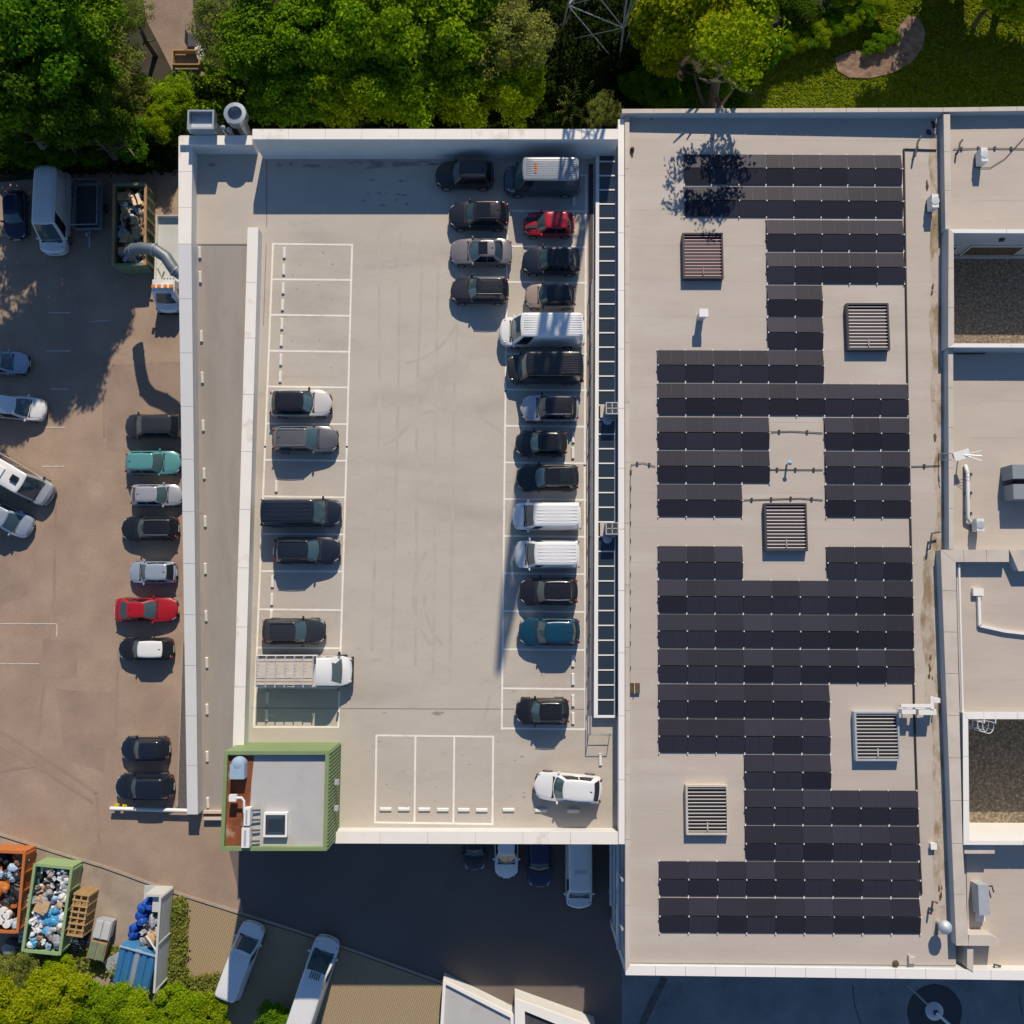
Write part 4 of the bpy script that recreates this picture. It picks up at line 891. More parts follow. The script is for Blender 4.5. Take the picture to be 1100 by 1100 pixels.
    if ribs:
        for i in range(ribs):
            y = (i-(ribs-1)/2)*wt*1.7/ribs
            b = MB(); xx0, xx1 = X(wst)-.25, X(rfe)+.12
            zed = zr + ramp_(1-abs(y)/wt, [(1-s_, d_) for s_, d_ in rs])
            b.add([(xx0,y-.045,zed-.01),(xx0,y+.045,zed-.01),(xx1,y+.045,zed-.01),(xx1,y-.045,zed-.01),(xx0-.05,y-.03,zed+.007),(xx0-.05,y+.03,zed+.007),(xx1+.05,y+.03,zed+.007),(xx1+.05,y-.03,zed+.007)], [(4,5,6,7),(0,1,5,4),(1,2,6,5),(2,3,7,6),(3,0,4,7)])
            b.build('roof_rib', ribm or roofm, e, local=True, origin=False)
    if rails:
        for sgn in (-1,1):
            q = [(lerp(X(wst),X(rfe),t), sgn*wt*(.88-.03*abs(2*t-1)), zr+.06+.05*math.sin(math.pi*min(1,max(0,t*1.0)))**.4) for t in np.linspace(.06,.95,7)]
            MB().tube(q, .022, 6).build('roof_rail', M['steel'] if rails == 2 else M['trim'], e, local=True, origin=False)
    # aerial fin
    if not tall: MB().add([(X(rfe)+.35,-.02,H-.02),(X(rfe)+.35,.02,H-.02),(X(rfe)+.15,.02,H-.02),(X(rfe)+.15,-.02,H-.02),(X(rfe)+.16,0,H+.06)], [(0,1,4),(1,2,4),(2,3,4),(3,0,4)]).build('aerial', M['trim'], e, local=True, origin=False)
    # cowl, wipers, plates, lower bumpers
    cw = MB(); kk = (-.8,-.4,0,.4,.8); cw.add([top(wsb-.012+.000*k, k, .016) for k in kk]+[(X(wsb)-bowb*k*k*.8-.01, k*wb*.95, zb+.02) for k in kk], [(i,i+1,6+i,5+i) for i in range(4)]); cw.build('cowl', M['trim'], e, local=True, origin=False)
    for y0 in (-.08,.5):
        t0, t1 = (X(wsb)-.06, y0, zb+.05), (X(wsb)-.10-.22*abs(y0-.45), y0-.5, zb+.10); MB().tube([t0,t1], .012, 4).build('wiper', M['trim'], e, local=True, origin=False)
    for xx, zz in ((L/2+.005,.48),(-L/2-.005,.62 if not tall else .55)): MB().box((xx,0,zz), (.02,.52,.11)).build('number_plate', M['acwhite'], e, local=True, origin=False)
    for sg in (-1,1):
        q = [(sg*(L/2-.06)-sg*.16*k*k, k*Wd/2*.74, .36) for k in (-1,-.6,0,.6,1)]; MB().tube(q, .07, 6).build('bumper', M['trim'] if sg < 0 or not tall else pm, e, local=True, origin=False)
    # wheels
    wr = .33 if style not in ('suv','high','box','van') else .36; k = wr/.32
    for x in (L/2-.185*L-.02, -L/2+.19*L):
        for sgn in (-1,1):
            w_ = inst('wheel', TYRE, e, (x, sgn*(Wd/2-.085), wr), (-sgn*math.pi/2,0,0), (k,k,1)); inst('rim', RIM, w_)
    # lamps, mirrors, bumpers
    for sgn in (-1,1):
        zt = ramp_(.04, zt_)
        inst('headlight', HL, e, top(.045, sgn*.80, -.055), (0, .25, sgn*-.5), (.42,.17,.10))
        zt2 = ramp_(.985, zt_)
        if tall: inst('tail_light', TL, e, (-L/2+.03, sgn*Wd/2*.90, zb*.95), (0,0,0), (.12,.14,.42))
        else: inst('tail_light', TL, e, (top(.978, sgn*.82)[0]-.0, top(.978, sgn*.82)[1], zt2-.04), (0,0,sgn*.6), (.16,.30,.13))
        mx = X(wsb)-.36 if not tall else X(wsb)-.28
        mm = MB(); mm.lathe([(.03,-.07),(.09,-.06),(.11,0),(.09,.06),(.03,.07)], n=8)
        key = pm.name if roofm is pm else 'trim'
        if key not in MIRM: MIRM[key] = mm.mesh('mirror', pm if roofm is pm else M['trim'], smooth=60)
        inst('mirror', MIRM[key], e, (mx, sgn*(Wd/2+.05), zb+.02), (0,0,0), (.75,1.15,1.2))
    return e

def span(x0, x1, y0, y1, z, head, style):
    """place from the survey box; returns centre and length"""
    H = ST[style][1]; zz = z + .40*H
    a, b = P(x0, (y0+y1)/2, zz), P(x1, (y0+y1)/2, zz); c = (a+b)/2
    t0, t1 = P((x0+x1)/2, y0, zz), P((x0+x1)/2, y1, zz); L = (b-a).length if head in (0,180) else (t0-t1).length
    cy = (t0.y+t1.y)/2
    return Vector((c.x, cy, z)), L
PT = dict(black=paint('black',(.012,.012,.014)), blue_black=paint('blue_black',(.010,.014,.024)), charcoal=paint('charcoal',(.045,.045,.05),.4), grey=paint('grey',(.17,.165,.165),.5), warmgrey=paint('warm_grey',(.24,.22,.21),.4),
 silver=paint('silver',(.44,.44,.46),.4), ltblue=paint('pale_blue_silver',(.36,.41,.48),.3), white=paint('white',(.72,.71,.69)), pearl=paint('pearl',(.58,.54,.51),.1), red=paint('red',(.40,.006,.014)), darkred=paint('deep_red',(.36,.008,.012)),
 beige=paint('beige',(.36,.27,.215),.15), teal=paint('teal',(.10,.30,.30),.15), petrol=paint('petrol',(.006,.055,.095),.2), navy=paint('navy',(.008,.014,.05),.1), slate=paint('slate',(.05,.065,.085),.2), greyroof=paint('pale_grey_roof',(.26,.28,.30)), green=paint('bottle_black',(.010,.016,.016)))
DK, YD = ZD+.012, .02
V = 'car'
def dk(x0,x1,y0,y1,head,style,pm,label,name='parked_car',cat='car',z=DK,dy=0,**kw):
    c, L = span(x0,x1,y0,y1,z,head,style); c.y += dy
    return car(name, label, cat, c, math.radians(head if head in (0,180) else (-90 if head == 270 else 90)), L, style, PT[pm], **kw)
gA, gB, gC, gY, gS = 'cars in the double parked inner row', 'vehicles in the bays beside the skylight strip', 'vehicles in the bays along the ramp wall', 'cars parked against the ramp in the lower yard', 'vehicles parked under the south parapet'
dk(467.5,531,172.5,203.6,180,'suv','black','black estate car deep in the parapet shadow, left of the slate van',group=gA)
dk(482,547,216,248,180,'suv','black','black off-roader with ribbed glass roof at the edge of the parapet shadow',group=gA,sun=(.12,.62),rails=1,H=1.72)
dk(483,550.5,255.6,286.6,180,'sedan','warmgrey','warm grey saloon with black sunroof in the inner row',group=gA,sun=(.02,.55))
dk(484,547,296.7,327.6,180,'estate','black','black estate with grey bonnet at the sunny end of the inner row',group=gA,rails=2,bonm=PT['charcoal'],H=1.58)
dk(540.5,622.7,170,215,180,'high','slate','slate blue high roof van with pale grey ribbed roof in the corner',name='panel_van',cat='van',group=gB,roofm=PT['greyroof'],glass_sides=1,ribs=9,rearglass=False,dy=.05)
dk(562,617.4,227,255.5,180,'mini','red','small bright red hatchback with dark bonnet stripe',group=gB)
dk(560.8,623.6,266,295,180,'suv','blue_black','blue black car between the red hatchback and the beige one',group=gB,sun=(.05,.8))
dk(563.6,618.8,304,333,180,'mini','beige','small beige bubble car with black roof',group=gB,roofm=M['panoroof'])
dk(536,627.6,335,372.5,180,'high','white','white high roof van crossed by the pylon shadow',name='panel_van',cat='van',group=gB,glass_sides=1,ribs=9,rearglass=False,dy=-.12)
dk(544,627,377.6,414,180,'high','black','black van with ribbed roof next to the white high roof van',name='panel_van',cat='van',group=gB,glass_sides=1,ribs=9,rearglass=False,H=2.3,dy=.05)
dk(559.3,622,425,452.6,180,'suv','silver','silver crossover with black roof beside the first fan box',group=gB,roofm=PT['black'],rails=2)
dk(553.4,609.5,463,489.7,180,'hatch','green','short black hatchback with two wheel stops showing behind it',group=gB,sun=(.0,.9))
dk(554.3,622,499,527.5,180,'estate','green','greenish black estate with sunroof next to the white vans',group=gB,sun=(.05,.55),rails=1)
dk(550.5,623.6,540,569,180,'van','white','white small van with windowless sides, nearer the black estate',name='delivery_van',cat='van',group=gB,glass_sides=1,ribs=6,rearglass=False,H=1.85)
dk(552.7,622,581,610,180,'van','white','white small van nearer the black crossover',name='delivery_van',cat='van',group=gB,glass_sides=1,ribs=6,rearglass=False,H=1.85)
dk(557.8,621,621,649.5,180,'suv','black','plain black crossover between the white vans and the blue car',group=gB,rails=2)
dk(557,623.3,664.5,692.5,180,'suv','petrol','petrol blue crossover at the end of the packed bays',group=gB)
dk(553.8,611.7,749,778.5,180,'hatch','black','lone black hatchback in the last bay beside the skylight end',group=gB,rails=1)
o = dk(573.5,647,829,863,180,'suv','white','lone white crossover parked askew near the south parapet',group='car standing outside the bays',H=1.6); o.rotation_euler.z = math.radians(180-4.5)
dk(289.7,356.8,419,448,0,'suv','pearl','pearl white crossover with black roof, first in the ramp side row',group=gC,roofm=PT['black'])
dk(292.4,364,457.5,487,0,'estate','grey','grey estate with roof rails beside the pearl crossover',group=gC,rails=2,H=1.55)
dk(281,366.6,534.5,567,0,'van','blue_black','long black passenger van with ribbed roof',name='passenger_van',cat='van',group=gC,glass_sides=3,ribs=5)
dk(294,366,577,606,0,'estate','blue_black','blue black estate parked beside the passenger van',group=gC,rails=1,H=1.55)
dk(281.7,350.3,663,693,0,'hatch','charcoal','charcoal hatchback next to the white flatbed truck',group=gC,rails=1)
# lower yard
dk(134,194.5,445.6,470,180,'mpv','charcoal','dark grey boxy car at the woods end of the yard row',group=gY,z=YD)
dk(135,195,484.5,510,0,'estate','teal','teal estate car in the lower yard',group=gY,z=YD)
dk(141,197,520.6,543.6,0,'hatch','silver','silver old hatchback between the teal and the black cars',group=gY,z=YD,Wd=1.66)
dk(130.3,192.5,555.5,580,180,'estate','black','black car with panoramic roof in the lower yard row',group=gY,z=YD,sun=(.05,.7),rails=2)
dk(139,190.3,603,626.7,180,'mini','ltblue','small silver hatchback next to the red coupe',group=gY,z=YD)
dk(123.8,191.8,642,668,0,'coupe','darkred','red coupe in the lower yard',group=gY,z=YD)
dk(127.3,187,683.5,710.5,180,'mini','black','small black car with white roof in the lower yard',group=gY,z=YD,roofm=PT['white'])
dk(130,182.8,792,816.5,180,'hatch','blue_black','black hatchback between the gap in the yard row and the barrier car',group=gY,z=YD)
dk(124,187,829,861,180,'suv','blue_black','black crossover right beside the white barrier',group=gY,z=YD)
gL = 'vehicles cut by the left edge'
dk(-26,31.8,374,406.5,0,'hatch','ltblue','pale blue hatchback cut by the left edge, half in tree shadow',group=gL,z=YD,sun=(.05,.8))
o = dk(-20,49,419,456,0,'mpv','white','white people carrier at the left edge, in the sun',group=gL,z=YD); o.rotation_euler.z = math.radians(-6)
def free(px, py, ang, L, style, pm, label, name='parked_car', cat='car', z=YD, **kw):
    c = P(px, py, z+.4*ST[style][1]); c.z = z
    return car(name, label, cat, c, math.radians(ang), L, style, PT[pm], **kw)
free(15,512,-30,6.3,'high','silver','silver camper van at the left edge parked at an angle','camper_van','van',group=gL,H=2.5,roofm=PT['white'],glass_sides=3)
free(6,556,-26,4.4,'mpv','ltblue','pale silver blue car behind the camper van',group=gL)
free(17,231,-86,4.0,'hatch','navy','dark blue car in the tree shade beside the white box van',group='vehicles in the shade of the woods')
free(57.5,228,-90,6.6,'high','white','white box van with smooth roof in the shade of the woods','box_van','van',group='vehicles in the shade of the woods',glass_sides=1,rearglass=False,H=2.7,Wd=2.15)
# under the south parapet
dk(498.7,521,880,935,270,'hatch','black','black car nosing out under the south parapet, leftmost there',group=gS,z=YD)
dk(532,556,880,943.5,270,'hatch','white','white car nosing out under the south parapet',group=gS,z=YD)
dk(566.5,592.5,886,953.5,270,'suv','navy','dark blue car nosing out under the south parapet',group=gS,z=YD)
dk(606,638,880,977,270,'high','white','white panel van beside the hall wall in the south yard shade','panel_van','van',group=gS,z=YD,glass_sides=1,ribs=0,rearglass=False,Wd=2.0)
free(259,1031,70,5.5,'van','white','white van parked on the grass pavers nearer the skips','delivery_van','van',group='vans on the grass pavers',glass_sides=1,ribs=6,rearglass=False,H=2.0)
free(335,1062,72,7.4,'high','white','long white van on the grass pavers cut by the bottom edge','panel_van','van',group='vans on the grass pavers',glass_sides=1,ribs=7,rearglass=False,H=2.6)
# dark stripes on the red hatch bonnet, print on the slate van's roof
for o in bpy.data.objects:
    if o.get('label','').startswith('small bright red'):
        for y in (-.28,.28): MB().box((1.25,y,.905), (.75,.22,.012), 0, 0, .14).build('bonnet_stripe', M['trim'], o, local=True, origin=False)
    if o.get('label','').startswith('slate blue'):
        for i in range(5): MB().box((.45,-.36+i*.16,2.655), (.16,.09,.015)).build('roof_lettering', M['amber'], o, local=True, origin=False)
    if o.get('label','').startswith('white panel van beside'):
        for i in range(5): MB().box((.15,-.35+i*.17,2.645), (.26,.09,.012)).build('roof_lettering', M['zinc'], o, local=True, origin=False)
    if o.get('label','').startswith('long white van'):
        for i in range(5): MB().box((1.6,-.36+i*.16,2.635), (.55,.07,.012)).build('roof_lettering', M['dark'], o, local=True, origin=False)
    if o.get('label','').startswith('silver camper'):
        MB().box((.9,.1,2.56), (.55,.5,.14)).build('roof_hatch', M['tint'], o, local=True, origin=False); MB().box((-.6,0,2.56), (1.0,.8,.12)).build('roof_hatch', M['white2'], o, local=True, origin=False)

# ---- flatbed truck with slatted load on the deck
def truck(label, loc, ang, L, bedL, W_, slats, name='flatbed_truck', beacon=False, group=None, cabL=1.9):
    e = empty(name, loc, label, 'truck', group, ang)
    H_ = 2.15; x0 = L/2; b = MB()
    prof = [(x0,.35),(x0,.85),(x0-.12,1.0),(x0-.55,1.12),(x0-1.15,H_-.12),(x0-1.35,H_),(x0-cabL,H_),(x0-cabL,.35)]
    n = len(prof); hw = W_/2*.94
    def half(x, z): return hw*(1-.10*max(0,(z-1.1)/1.1))*(1-.16*max(0,(x-(x0-.5))/.5)**2)
    vs = []
    for k in (-1,-.9,0,.9,1):
        vs += [(x - (.10 if abs(k)==1 else 0)*(1 if x > x0-.3 else 0) - .08*k*k*(1 if x > x0-.7 else 0), k*half(x,z), z-(.05 if abs(k)==1 and z > 1.0 else 0)) for x, z in prof]
    b.add(vs, [(r*n+i, r*n+i+1, (r+1)*n+i+1, (r+1)*n+i) for r in range(4) for i in range(n-1)] + [tuple(range(n)), tuple(range(4*n,5*n))] + [(r*n+n-1,(r+1)*n+n-1,(r+1)*n,r*n) for r in range(4)])
    b.build('cab', PT['white'], e, smooth=30, local=True, origin=False)
    q = lambda t, k: (lerp(x0-.58,x0-1.14,t)-.08*k*k+.02, k*half(0,1.5)*.92, lerp(1.13,H_-.13,t)+.03)
    b = MB(); kk = (-1,-.5,0,.5,1); b.add([q(t,k) for t in (.03,.97) for k in kk], [(i,i+1,5+i+1,5+i) for i in range(4)]); b.build('windscreen', M['glass'], e, smooth=60, local=True, origin=False)
    for sgn in (-1,1):
        yk = sgn*(hw*.965); b = MB(); b.add([(x0-.75,yk+.012*sgn,1.15),(x0-1.7,yk+.012*sgn,1.15),(x0-1.7,yk*.93+.012*sgn,1.85),(x0-1.2,yk*.93+.012*sgn,1.85)], [(0,1,2,3)]); b.build('side_window', M['tint'], e, local=True, origin=False)
        inst('headlight', HL, e, (x0-.12, sgn*hw*.74, .85), (0,.3,-.3*sgn), (.3,.26,.2))
        MB().box((x0-.75, sgn*(W_/2+.12), 1.45), (.12,.22,.32)).build('mirror', M['trim'], e, local=True, origin=False)
        inst('tail_light', TL, e, (-L/2-.0, sgn*W_/2*.8, .75), (0,0,0), (.1,.25,.15))
    MB().box((x0-.02,0,.48), (.14,W_*.86,.3)).build('bumper', M['trim'], e, local=True, origin=False)
    bx1 = x0-cabL-.12; bx0 = -L/2; bl = bx1-bx0; bc = (bx0+bx1)/2
    MB().box((bc,0,.62), (bl,.8,.22)).build('chassis', M['trim'], e, local=True, origin=False)
    MB().box((bc,0,.86), (bl,W_,.14)).build('bed_floor', M['greyskip'], e, local=True, origin=False)
    hB = .42
    for sgn in (-1,1): MB().box((bc,sgn*(W_/2-.02),.93+hB/2), (bl,.04,hB)).build('drop_side', M['white2'], e, local=True, origin=False)
    for xx in (bx0+.02,bx1-.02): MB().box((xx,0,.93+hB/2), (.04,W_-.1,hB)).build('drop_side', M['white2'], e, local=True, origin=False)
    if slats:
        for i in range(7):
            xx = lerp(bx0+.12,bx1-.12,i/6)
            MB().box((xx,0,1.93), (.07,W_-.06,.06)).build('hoop_bar', M['zinc'], e, local=True, origin=False)
            for sgn in (-1,1): MB().box((xx,sgn*(W_/2-.05),1.4), (.06,.05,1.02)).build('hoop_post', M['zinc'], e, local=True, origin=False)
        nb = 8; sm = MB().box((0,0,0), (bl/6*.96-.06,.17,.04)).mesh('load_board', M['timber'])
        for i in range(6):
            for j in range(nb):
                inst('load_board', sm, e, (lerp(bx0+.12,bx1-.12,(i+.5)/6), (j-(nb-1)/2)*.218, 1.93+random.uniform(-.02,.02)), (random.uniform(-.06,.06),0,random.uniform(-.02,.02)))
    if beacon:
        MB().box((x0-1.6,0,H_+.10), (.26,W_*.72,.14)).build('beacon_bar', M['acwhite'], e, local=True, origin=False)
        for s_ in (-.55,-.2,.2,.55): MB().box((x0-1.6,s_*W_*.6,H_+.19), (.24,.28,.10)).build('beacon', M['amber'], e, local=True, origin=False)
        for i in range(4): MB().box((x0-cabL-.35,(-.36+.24*i),.99), (.3,.06,.1)).build('tread', M['dark'], e, local=True, origin=False)
        MB().tube([(x0-cabL-.4,-.5,.95),(x0-cabL-1.0,-.6,1.9),(x0-cabL-1.8,-.3,1.5)], .07, 8).build('crane_arm', M['greyskip'], e, local=True, origin=False)
    for x in (x0-.75, -L/2+.95):
        for sgn in (-1,1): w_ = inst('wheel', TYRE, e, (x,sgn*(W_/2-.13),.36), (-sgn*math.pi/2,0,0), (1.12,1.12,1.15)); inst('rim', RIM, w_)
    return e
a, b_ = P(275,720,DK+1.6), P(376,720,DK+1.6); c = (a+b_)/2; c.z = DK; c.y = P(320,721,DK+1.4).y
truck('white flatbed truck with slatted timber load in the last ramp side bay', c, 0, (b_-a).length, 3.6, 2.1, True, group=gC, cabL=2.15)
a = P(178,335,1.0); b_ = P(178,233,1.0); c = (a+b_)/2; c.z = YD
truck('white recovery truck with amber beacons beside the paper container', Vector((P(178.5,300,1.6).x,c.y,YD)), -math.pi/2, (b_-a).length, 4.5, 2.05, False, name='recovery_truck', beacon=True, group='vehicles in the shade of the woods', cabL=2.2)

# ------------------------------------------------------------------ skips and yard clutter
random.seed(11)
def frame(px0, py0, px1, py1, z=0):
    """long axis from the survey points; returns base centre, angle, length"""
    a, b = P(px0,py0,z), P(px1,py1,z); d = b-a
    return (a+b)/2, math.atan2(d.y, d.x), d.length
def skip(name, label, c, ang, L, Wd, h, m, inner, ribs=5, group='open waste containers', door=True):
    e = empty(name, c, label, 'container', group, ang)
    bb = lambda nm, cc, d, mm=m, **k: MB().box(cc, d).build(nm, mm, e, local=True, origin=False)
    bb('floor', (0,0,.12), (L,Wd,.16))
    for s_ in (-1,1):
        bb('side_wall', (0,s_*(Wd/2-.04),.2+h/2), (L,.08,h), m)
        for i in range(ribs): bb('rib', (lerp(-L/2+.25,L/2-.25,i/(ribs-1)),s_*(Wd/2+.045),.2+h/2), (.12,.09,h-.1))
        bb('rim', (0,s_*(Wd/2-.02),.2+h+.05), (L,.2,.1), M['rustskip'] if inner is M['rustskip'] else m)
    for s_ in (-1,1):
        bb('end_wall', (s_*(L/2-.04),0,.2+h/2), (.08,Wd-.17,h)); bb('rim', (s_*(L/2-.06),0,.2+h+.05), (.2,Wd-.25,.1))
    if inner is not None: bb('lining', (0,0,.25), (L-.2,Wd-.2,.08), inner)
    return e
def lump(seed, sq=.7):
    rnd = random.Random(seed); b = MB(); bm = bmesh.new(); bmesh.ops.create_icosphere(bm, subdivisions=3, radius=.5)
    offs = [Vector((rnd.gauss(0,1),rnd.gauss(0,1),rnd.gauss(0,1))).normalized() for _ in range(7)]
    for v in bm.verts:
        d = v.co.normalized(); s_ = 1+sum(.16*abs(d.dot(o)) for o in offs[:3]) - .22*max(abs(d.dot(o)) for o in offs[3:])
        s_ *= 1+.10*math.sin(9*d.dot(offs[0])+5*d.dot(offs[4]))*math.sin(7*d.dot(offs[5])+3*d.dot(offs[1]))+rnd.uniform(-.05,.05); v.co = d*.5*s_; v.co.z *= sq
    me = bpy.data.meshes.new('bag'); bm.to_mesh(me); bm.free(); return me
def coloured(mesh, m, name):
    me = mesh.copy(); me.name = name; me.materials.clear(); me.materials.append(m); me.polygons.foreach_set('use_smooth', [False]*len(me.polygons)); return me
def crumple(seed):
    rnd = random.Random(seed); n = 5; b = MB(); vs = [((i/(n-1)-.5)*1.2+rnd.uniform(-.1,.1), (j/(n-1)-.5)*.9+rnd.uniform(-.1,.1), rnd.uniform(-.14,.14)) for i in range(n) for j in range(n)]
    b.add(vs, [(i*n+j,(i+1)*n+j,(i+1)*n+j+1,i*n+j+1) for i in range(n-1) for j in range(n-1)]); return b.mesh('sheet', M['acwhite'], normals=False)
def plank(seed):
    return MB().box((0,0,0), (1.8,.22,.09)).box((.3,.2,.06), (.9,.16,.07), .5).mesh('plank', M['acwhite'])
LUMPS = [lump(i) for i in range(5)] + [crumple(i) for i in range(5)] + [plank(0)]
def plastic(name, c): return mat('rubbish_'+name, c, .45, var=.15, scale=3)
RUB = dict(white=plastic('white',(.62,.62,.62)), grey=plastic('grey',(.28,.29,.31)), black=plastic('black',(.025,.026,.03)), blue=plastic('blue',(.06,.30,.52)), pale=plastic('pale_blue',(.32,.45,.58)), tan=plastic('card',(.42,.28,.15)), brown=plastic('brown',(.20,.11,.06)), orange=plastic('orange',(.5,.16,.03)))
LM = {k: [coloured(l, m, 'rubbish_bag') for l in LUMPS] for k, m in RUB.items()}
CARD = MB().box((0,0,0), (.8,.55,.05)).mesh('cardboard', RUB['tan'])
def fill(skp, L, Wd, z0, z1, n, cols, size, labels, group, cards=0):
    ca, sa = math.cos(skp.rotation_euler.z), math.sin(skp.rotation_euler.z)
    for i in range(n):
        x, y = random.uniform(-L/2+.12,L/2-.12), random.uniform(-Wd/2+.12,Wd/2-.12); k = random.choice(cols); s_ = random.uniform(*size)
        o = inst('rubbish_bag', random.choice(LM[k]), None, (skp.location.x+ca*x-sa*y, skp.location.y+sa*x+ca*y, random.uniform(z0,z1)), (random.uniform(-.4,.4),random.uniform(-.4,.4),random.uniform(0,6)), (s_*random.uniform(.8,1.3),s_,s_))
        tag(o, labels[k], 'rubbish', group)
    for i in range(cards):
        x, y = random.uniform(-L/2+.5,L/2-.5), random.uniform(-Wd/2+.4,Wd/2-.4); s_ = random.uniform(.6,1.3)
        o = inst('cardboard_sheet', CARD, None, (skp.location.x+ca*x-sa*y, skp.location.y+sa*x+ca*y, z1+random.uniform(.05,.25)), (random.uniform(-.35,.35),random.uniform(-.35,.35),random.uniform(0,6)), (s_,s_,1))
        tag(o, 'sheet of brown cardboard lying in a waste container', 'cardboard', 'cardboard sheets')
# paper container under the extraction pipe
c, a, L = frame(140,285,141,200, 1.7); c.z = .004
s1 = skip('waste_container', 'brown and green container heaped with paper under the bent pipe', c, a, L+.2, 2.5, 1.7, M['darkskip'], M['rustskip'], 8)
fill(s1, L, 2.2, 1.2, 1.6, 100, ['white','pale','tan','grey','tan','tan','black','brown'], (.3,.65), {k: v+' lump of waste in the container under the bent pipe' for k, v in dict(white='white',pale='pale blue',tan='cardboard coloured',grey='grey',black='black',brown='brown').items()}, 'waste in the paper container', 16)
# caged trailer
c, a, L = frame(96,247,97,199, .6); c.z = 0
e = empty('mesh_trailer', c, 'galvanised mesh sided trailer between the white box van and the container', 'trailer', None, a)
bb = lambda nm, cc, d, mm=M['steel']: MB().box(cc, d).build(nm, mm, e, local=True, origin=False)
Wt = 2.1; bb('bed', (0,0,.55), (L,Wt,.08), M['dark'])
for s_ in (-1,1):
    bb('top_rail', (0,s_*Wt/2,1.7), (L,.06,.06)); bb('side_board', (0,s_*Wt/2,.75), (L,.05,.35))
    for i in range(9): bb('mesh_bar', (lerp(-L/2,L/2,i/8),s_*Wt/2,1.2), (.03,.03,.95))
    for z in (1.0,1.25,1.5): bb('mesh_wire', (0,s_*Wt/2,z), (L,.02,.02))
for s_ in (-1,1):
    bb('top_rail', (s_*L/2,0,1.7), (.06,Wt,.06)); bb('end_board', (s_*L/2,0,.75), (.05,Wt-.06,.35))
bb('drawbar', (-L/2-.7,0,.5), (1.4,.12,.1)); bb('jockey_plate', (-L/2-.45,.1,.55), (.25,.2,.6))
for s_ in (-1,1):
    w_ = inst('wheel', TYRE, e, (0,s_*(Wt/2+.12),.32), (-s_*math.pi/2,0,0)); inst('rim', RIM, w_)
# orange skip
c, a, L = frame(7,1000,15,913, 1.5); c.z = .016
s2 = skip('waste_container', 'orange waste container cut by the left edge', c+Vector((-.35,0,0)), a, L, 2.6, 1.5, M['orange'], M['rust'], 5)
fill(s2, L-.2, 2.2, .9, 1.4, 60, ['black','black','black','brown','grey','pale','orange'], (.35,.75), {k: v+' scrap lump in the orange container' for k, v in dict(black='black',brown='brown',grey='grey',pale='pale blue',orange='orange').items()}, 'scrap in the orange container')
for i, (x,y) in enumerate(((2,988),(7,983),(8,992),(3,979))):
    p = P(x,y,1.6); e = empty('pipe_end', p, 'pale round drum standing in the orange container', 'drum', 'pale drums in the orange container'); MB().lathe([(.28,0),(.30,.05),(.30,.5),(.2,.5)], p+Vector((0,0,-.35)), 14).build('drum', M['acwhite'], e); MB().lathe([(.2,.1),(.2,.16)], p, 12).build('lid', M['stop'], e)
# green skip
c, a, L = frame(47.5,1018,59.5,932, 1.5); c.z = .016
s3 = skip('waste_container', 'light green waste container full of white and blue bags', c, a, L+.5, 2.75, 1.6, M['greenskip'], M['darkskip'], 5)
fill(s3, L+.1, 2.4, 1.4, 1.72, 190, ['white','white','white','white','grey','grey','pale','black','black','blue','tan','brown'], (.26,.56), {k: v+' bag in the light green container' for k, v in dict(white='white',grey='grey',pale='pale blue',black='black',blue='bright blue',tan='cardboard coloured',brown='brown').items()}, 'bags in the green container', 2)
for x, y, s_ in ((47,980,.75),(53,984,.85),(56,991,.7),(44,977,.5),(50,992,.6)):
    p = P(x,y,1.8); tag(inst('rubbish_bag', random.choice(LM['blue'][:8]), None, (p.x,p.y,1.6), (.2,.1,x), (s_*1.2,s_,s_*.8)), 'large bright blue bag on the heap in the light green container', 'rubbish', 'large blue bags in the green container')
# ladder-like metal ramp and pallets between the skips
c, a, L = frame(28,1012,35,960, .6); c.z = 0
e = empty('metal_walkway', c, 'grey metal walkway section propped between the orange and green containers', 'walkway', None, a)
for s_ in (-.45,.45): MB().box((0,s_,.75), (L,.06,.14)).build('rail', M['zinc'], e, local=True, origin=False)
for i in range(11): MB().box((lerp(-L/2+.1,L/2-.1,i/10),0,.78), (.22,.86,.05)).build('tread', M['zinc'], e, local=True, origin=False)
for x in (-L/2+.1,L/2-.1):
    for s_ in (-.4,.4): MB().box((x,s_,.34), (.07,.07,.68)).build('leg', M['zinc'], e, local=True, origin=False)
c, a, L = frame(80,1006,88,960, 1.6); c.z = 0
e = empty('pallet_stack', c, 'tall stack of yellow wooden pallets beside the green container', 'pallets', None, a)
for lv in range(11):
    z = .02+lv*.15
    for s_ in (-.5,0,.5): MB().box((0,s_,z+.04), (L,.1,.08)).build('bearer', M['wood'], e, local=True, origin=False)
    for i in range(8 if lv == 10 else 5): n_ = 8 if lv == 10 else 5; MB().box((lerp(-L/2+.07,L/2-.07,i/(n_-1)),0,z+.105), (.13,1.2,.03)).build('slat', M['wood'], e, local=True, origin=False)
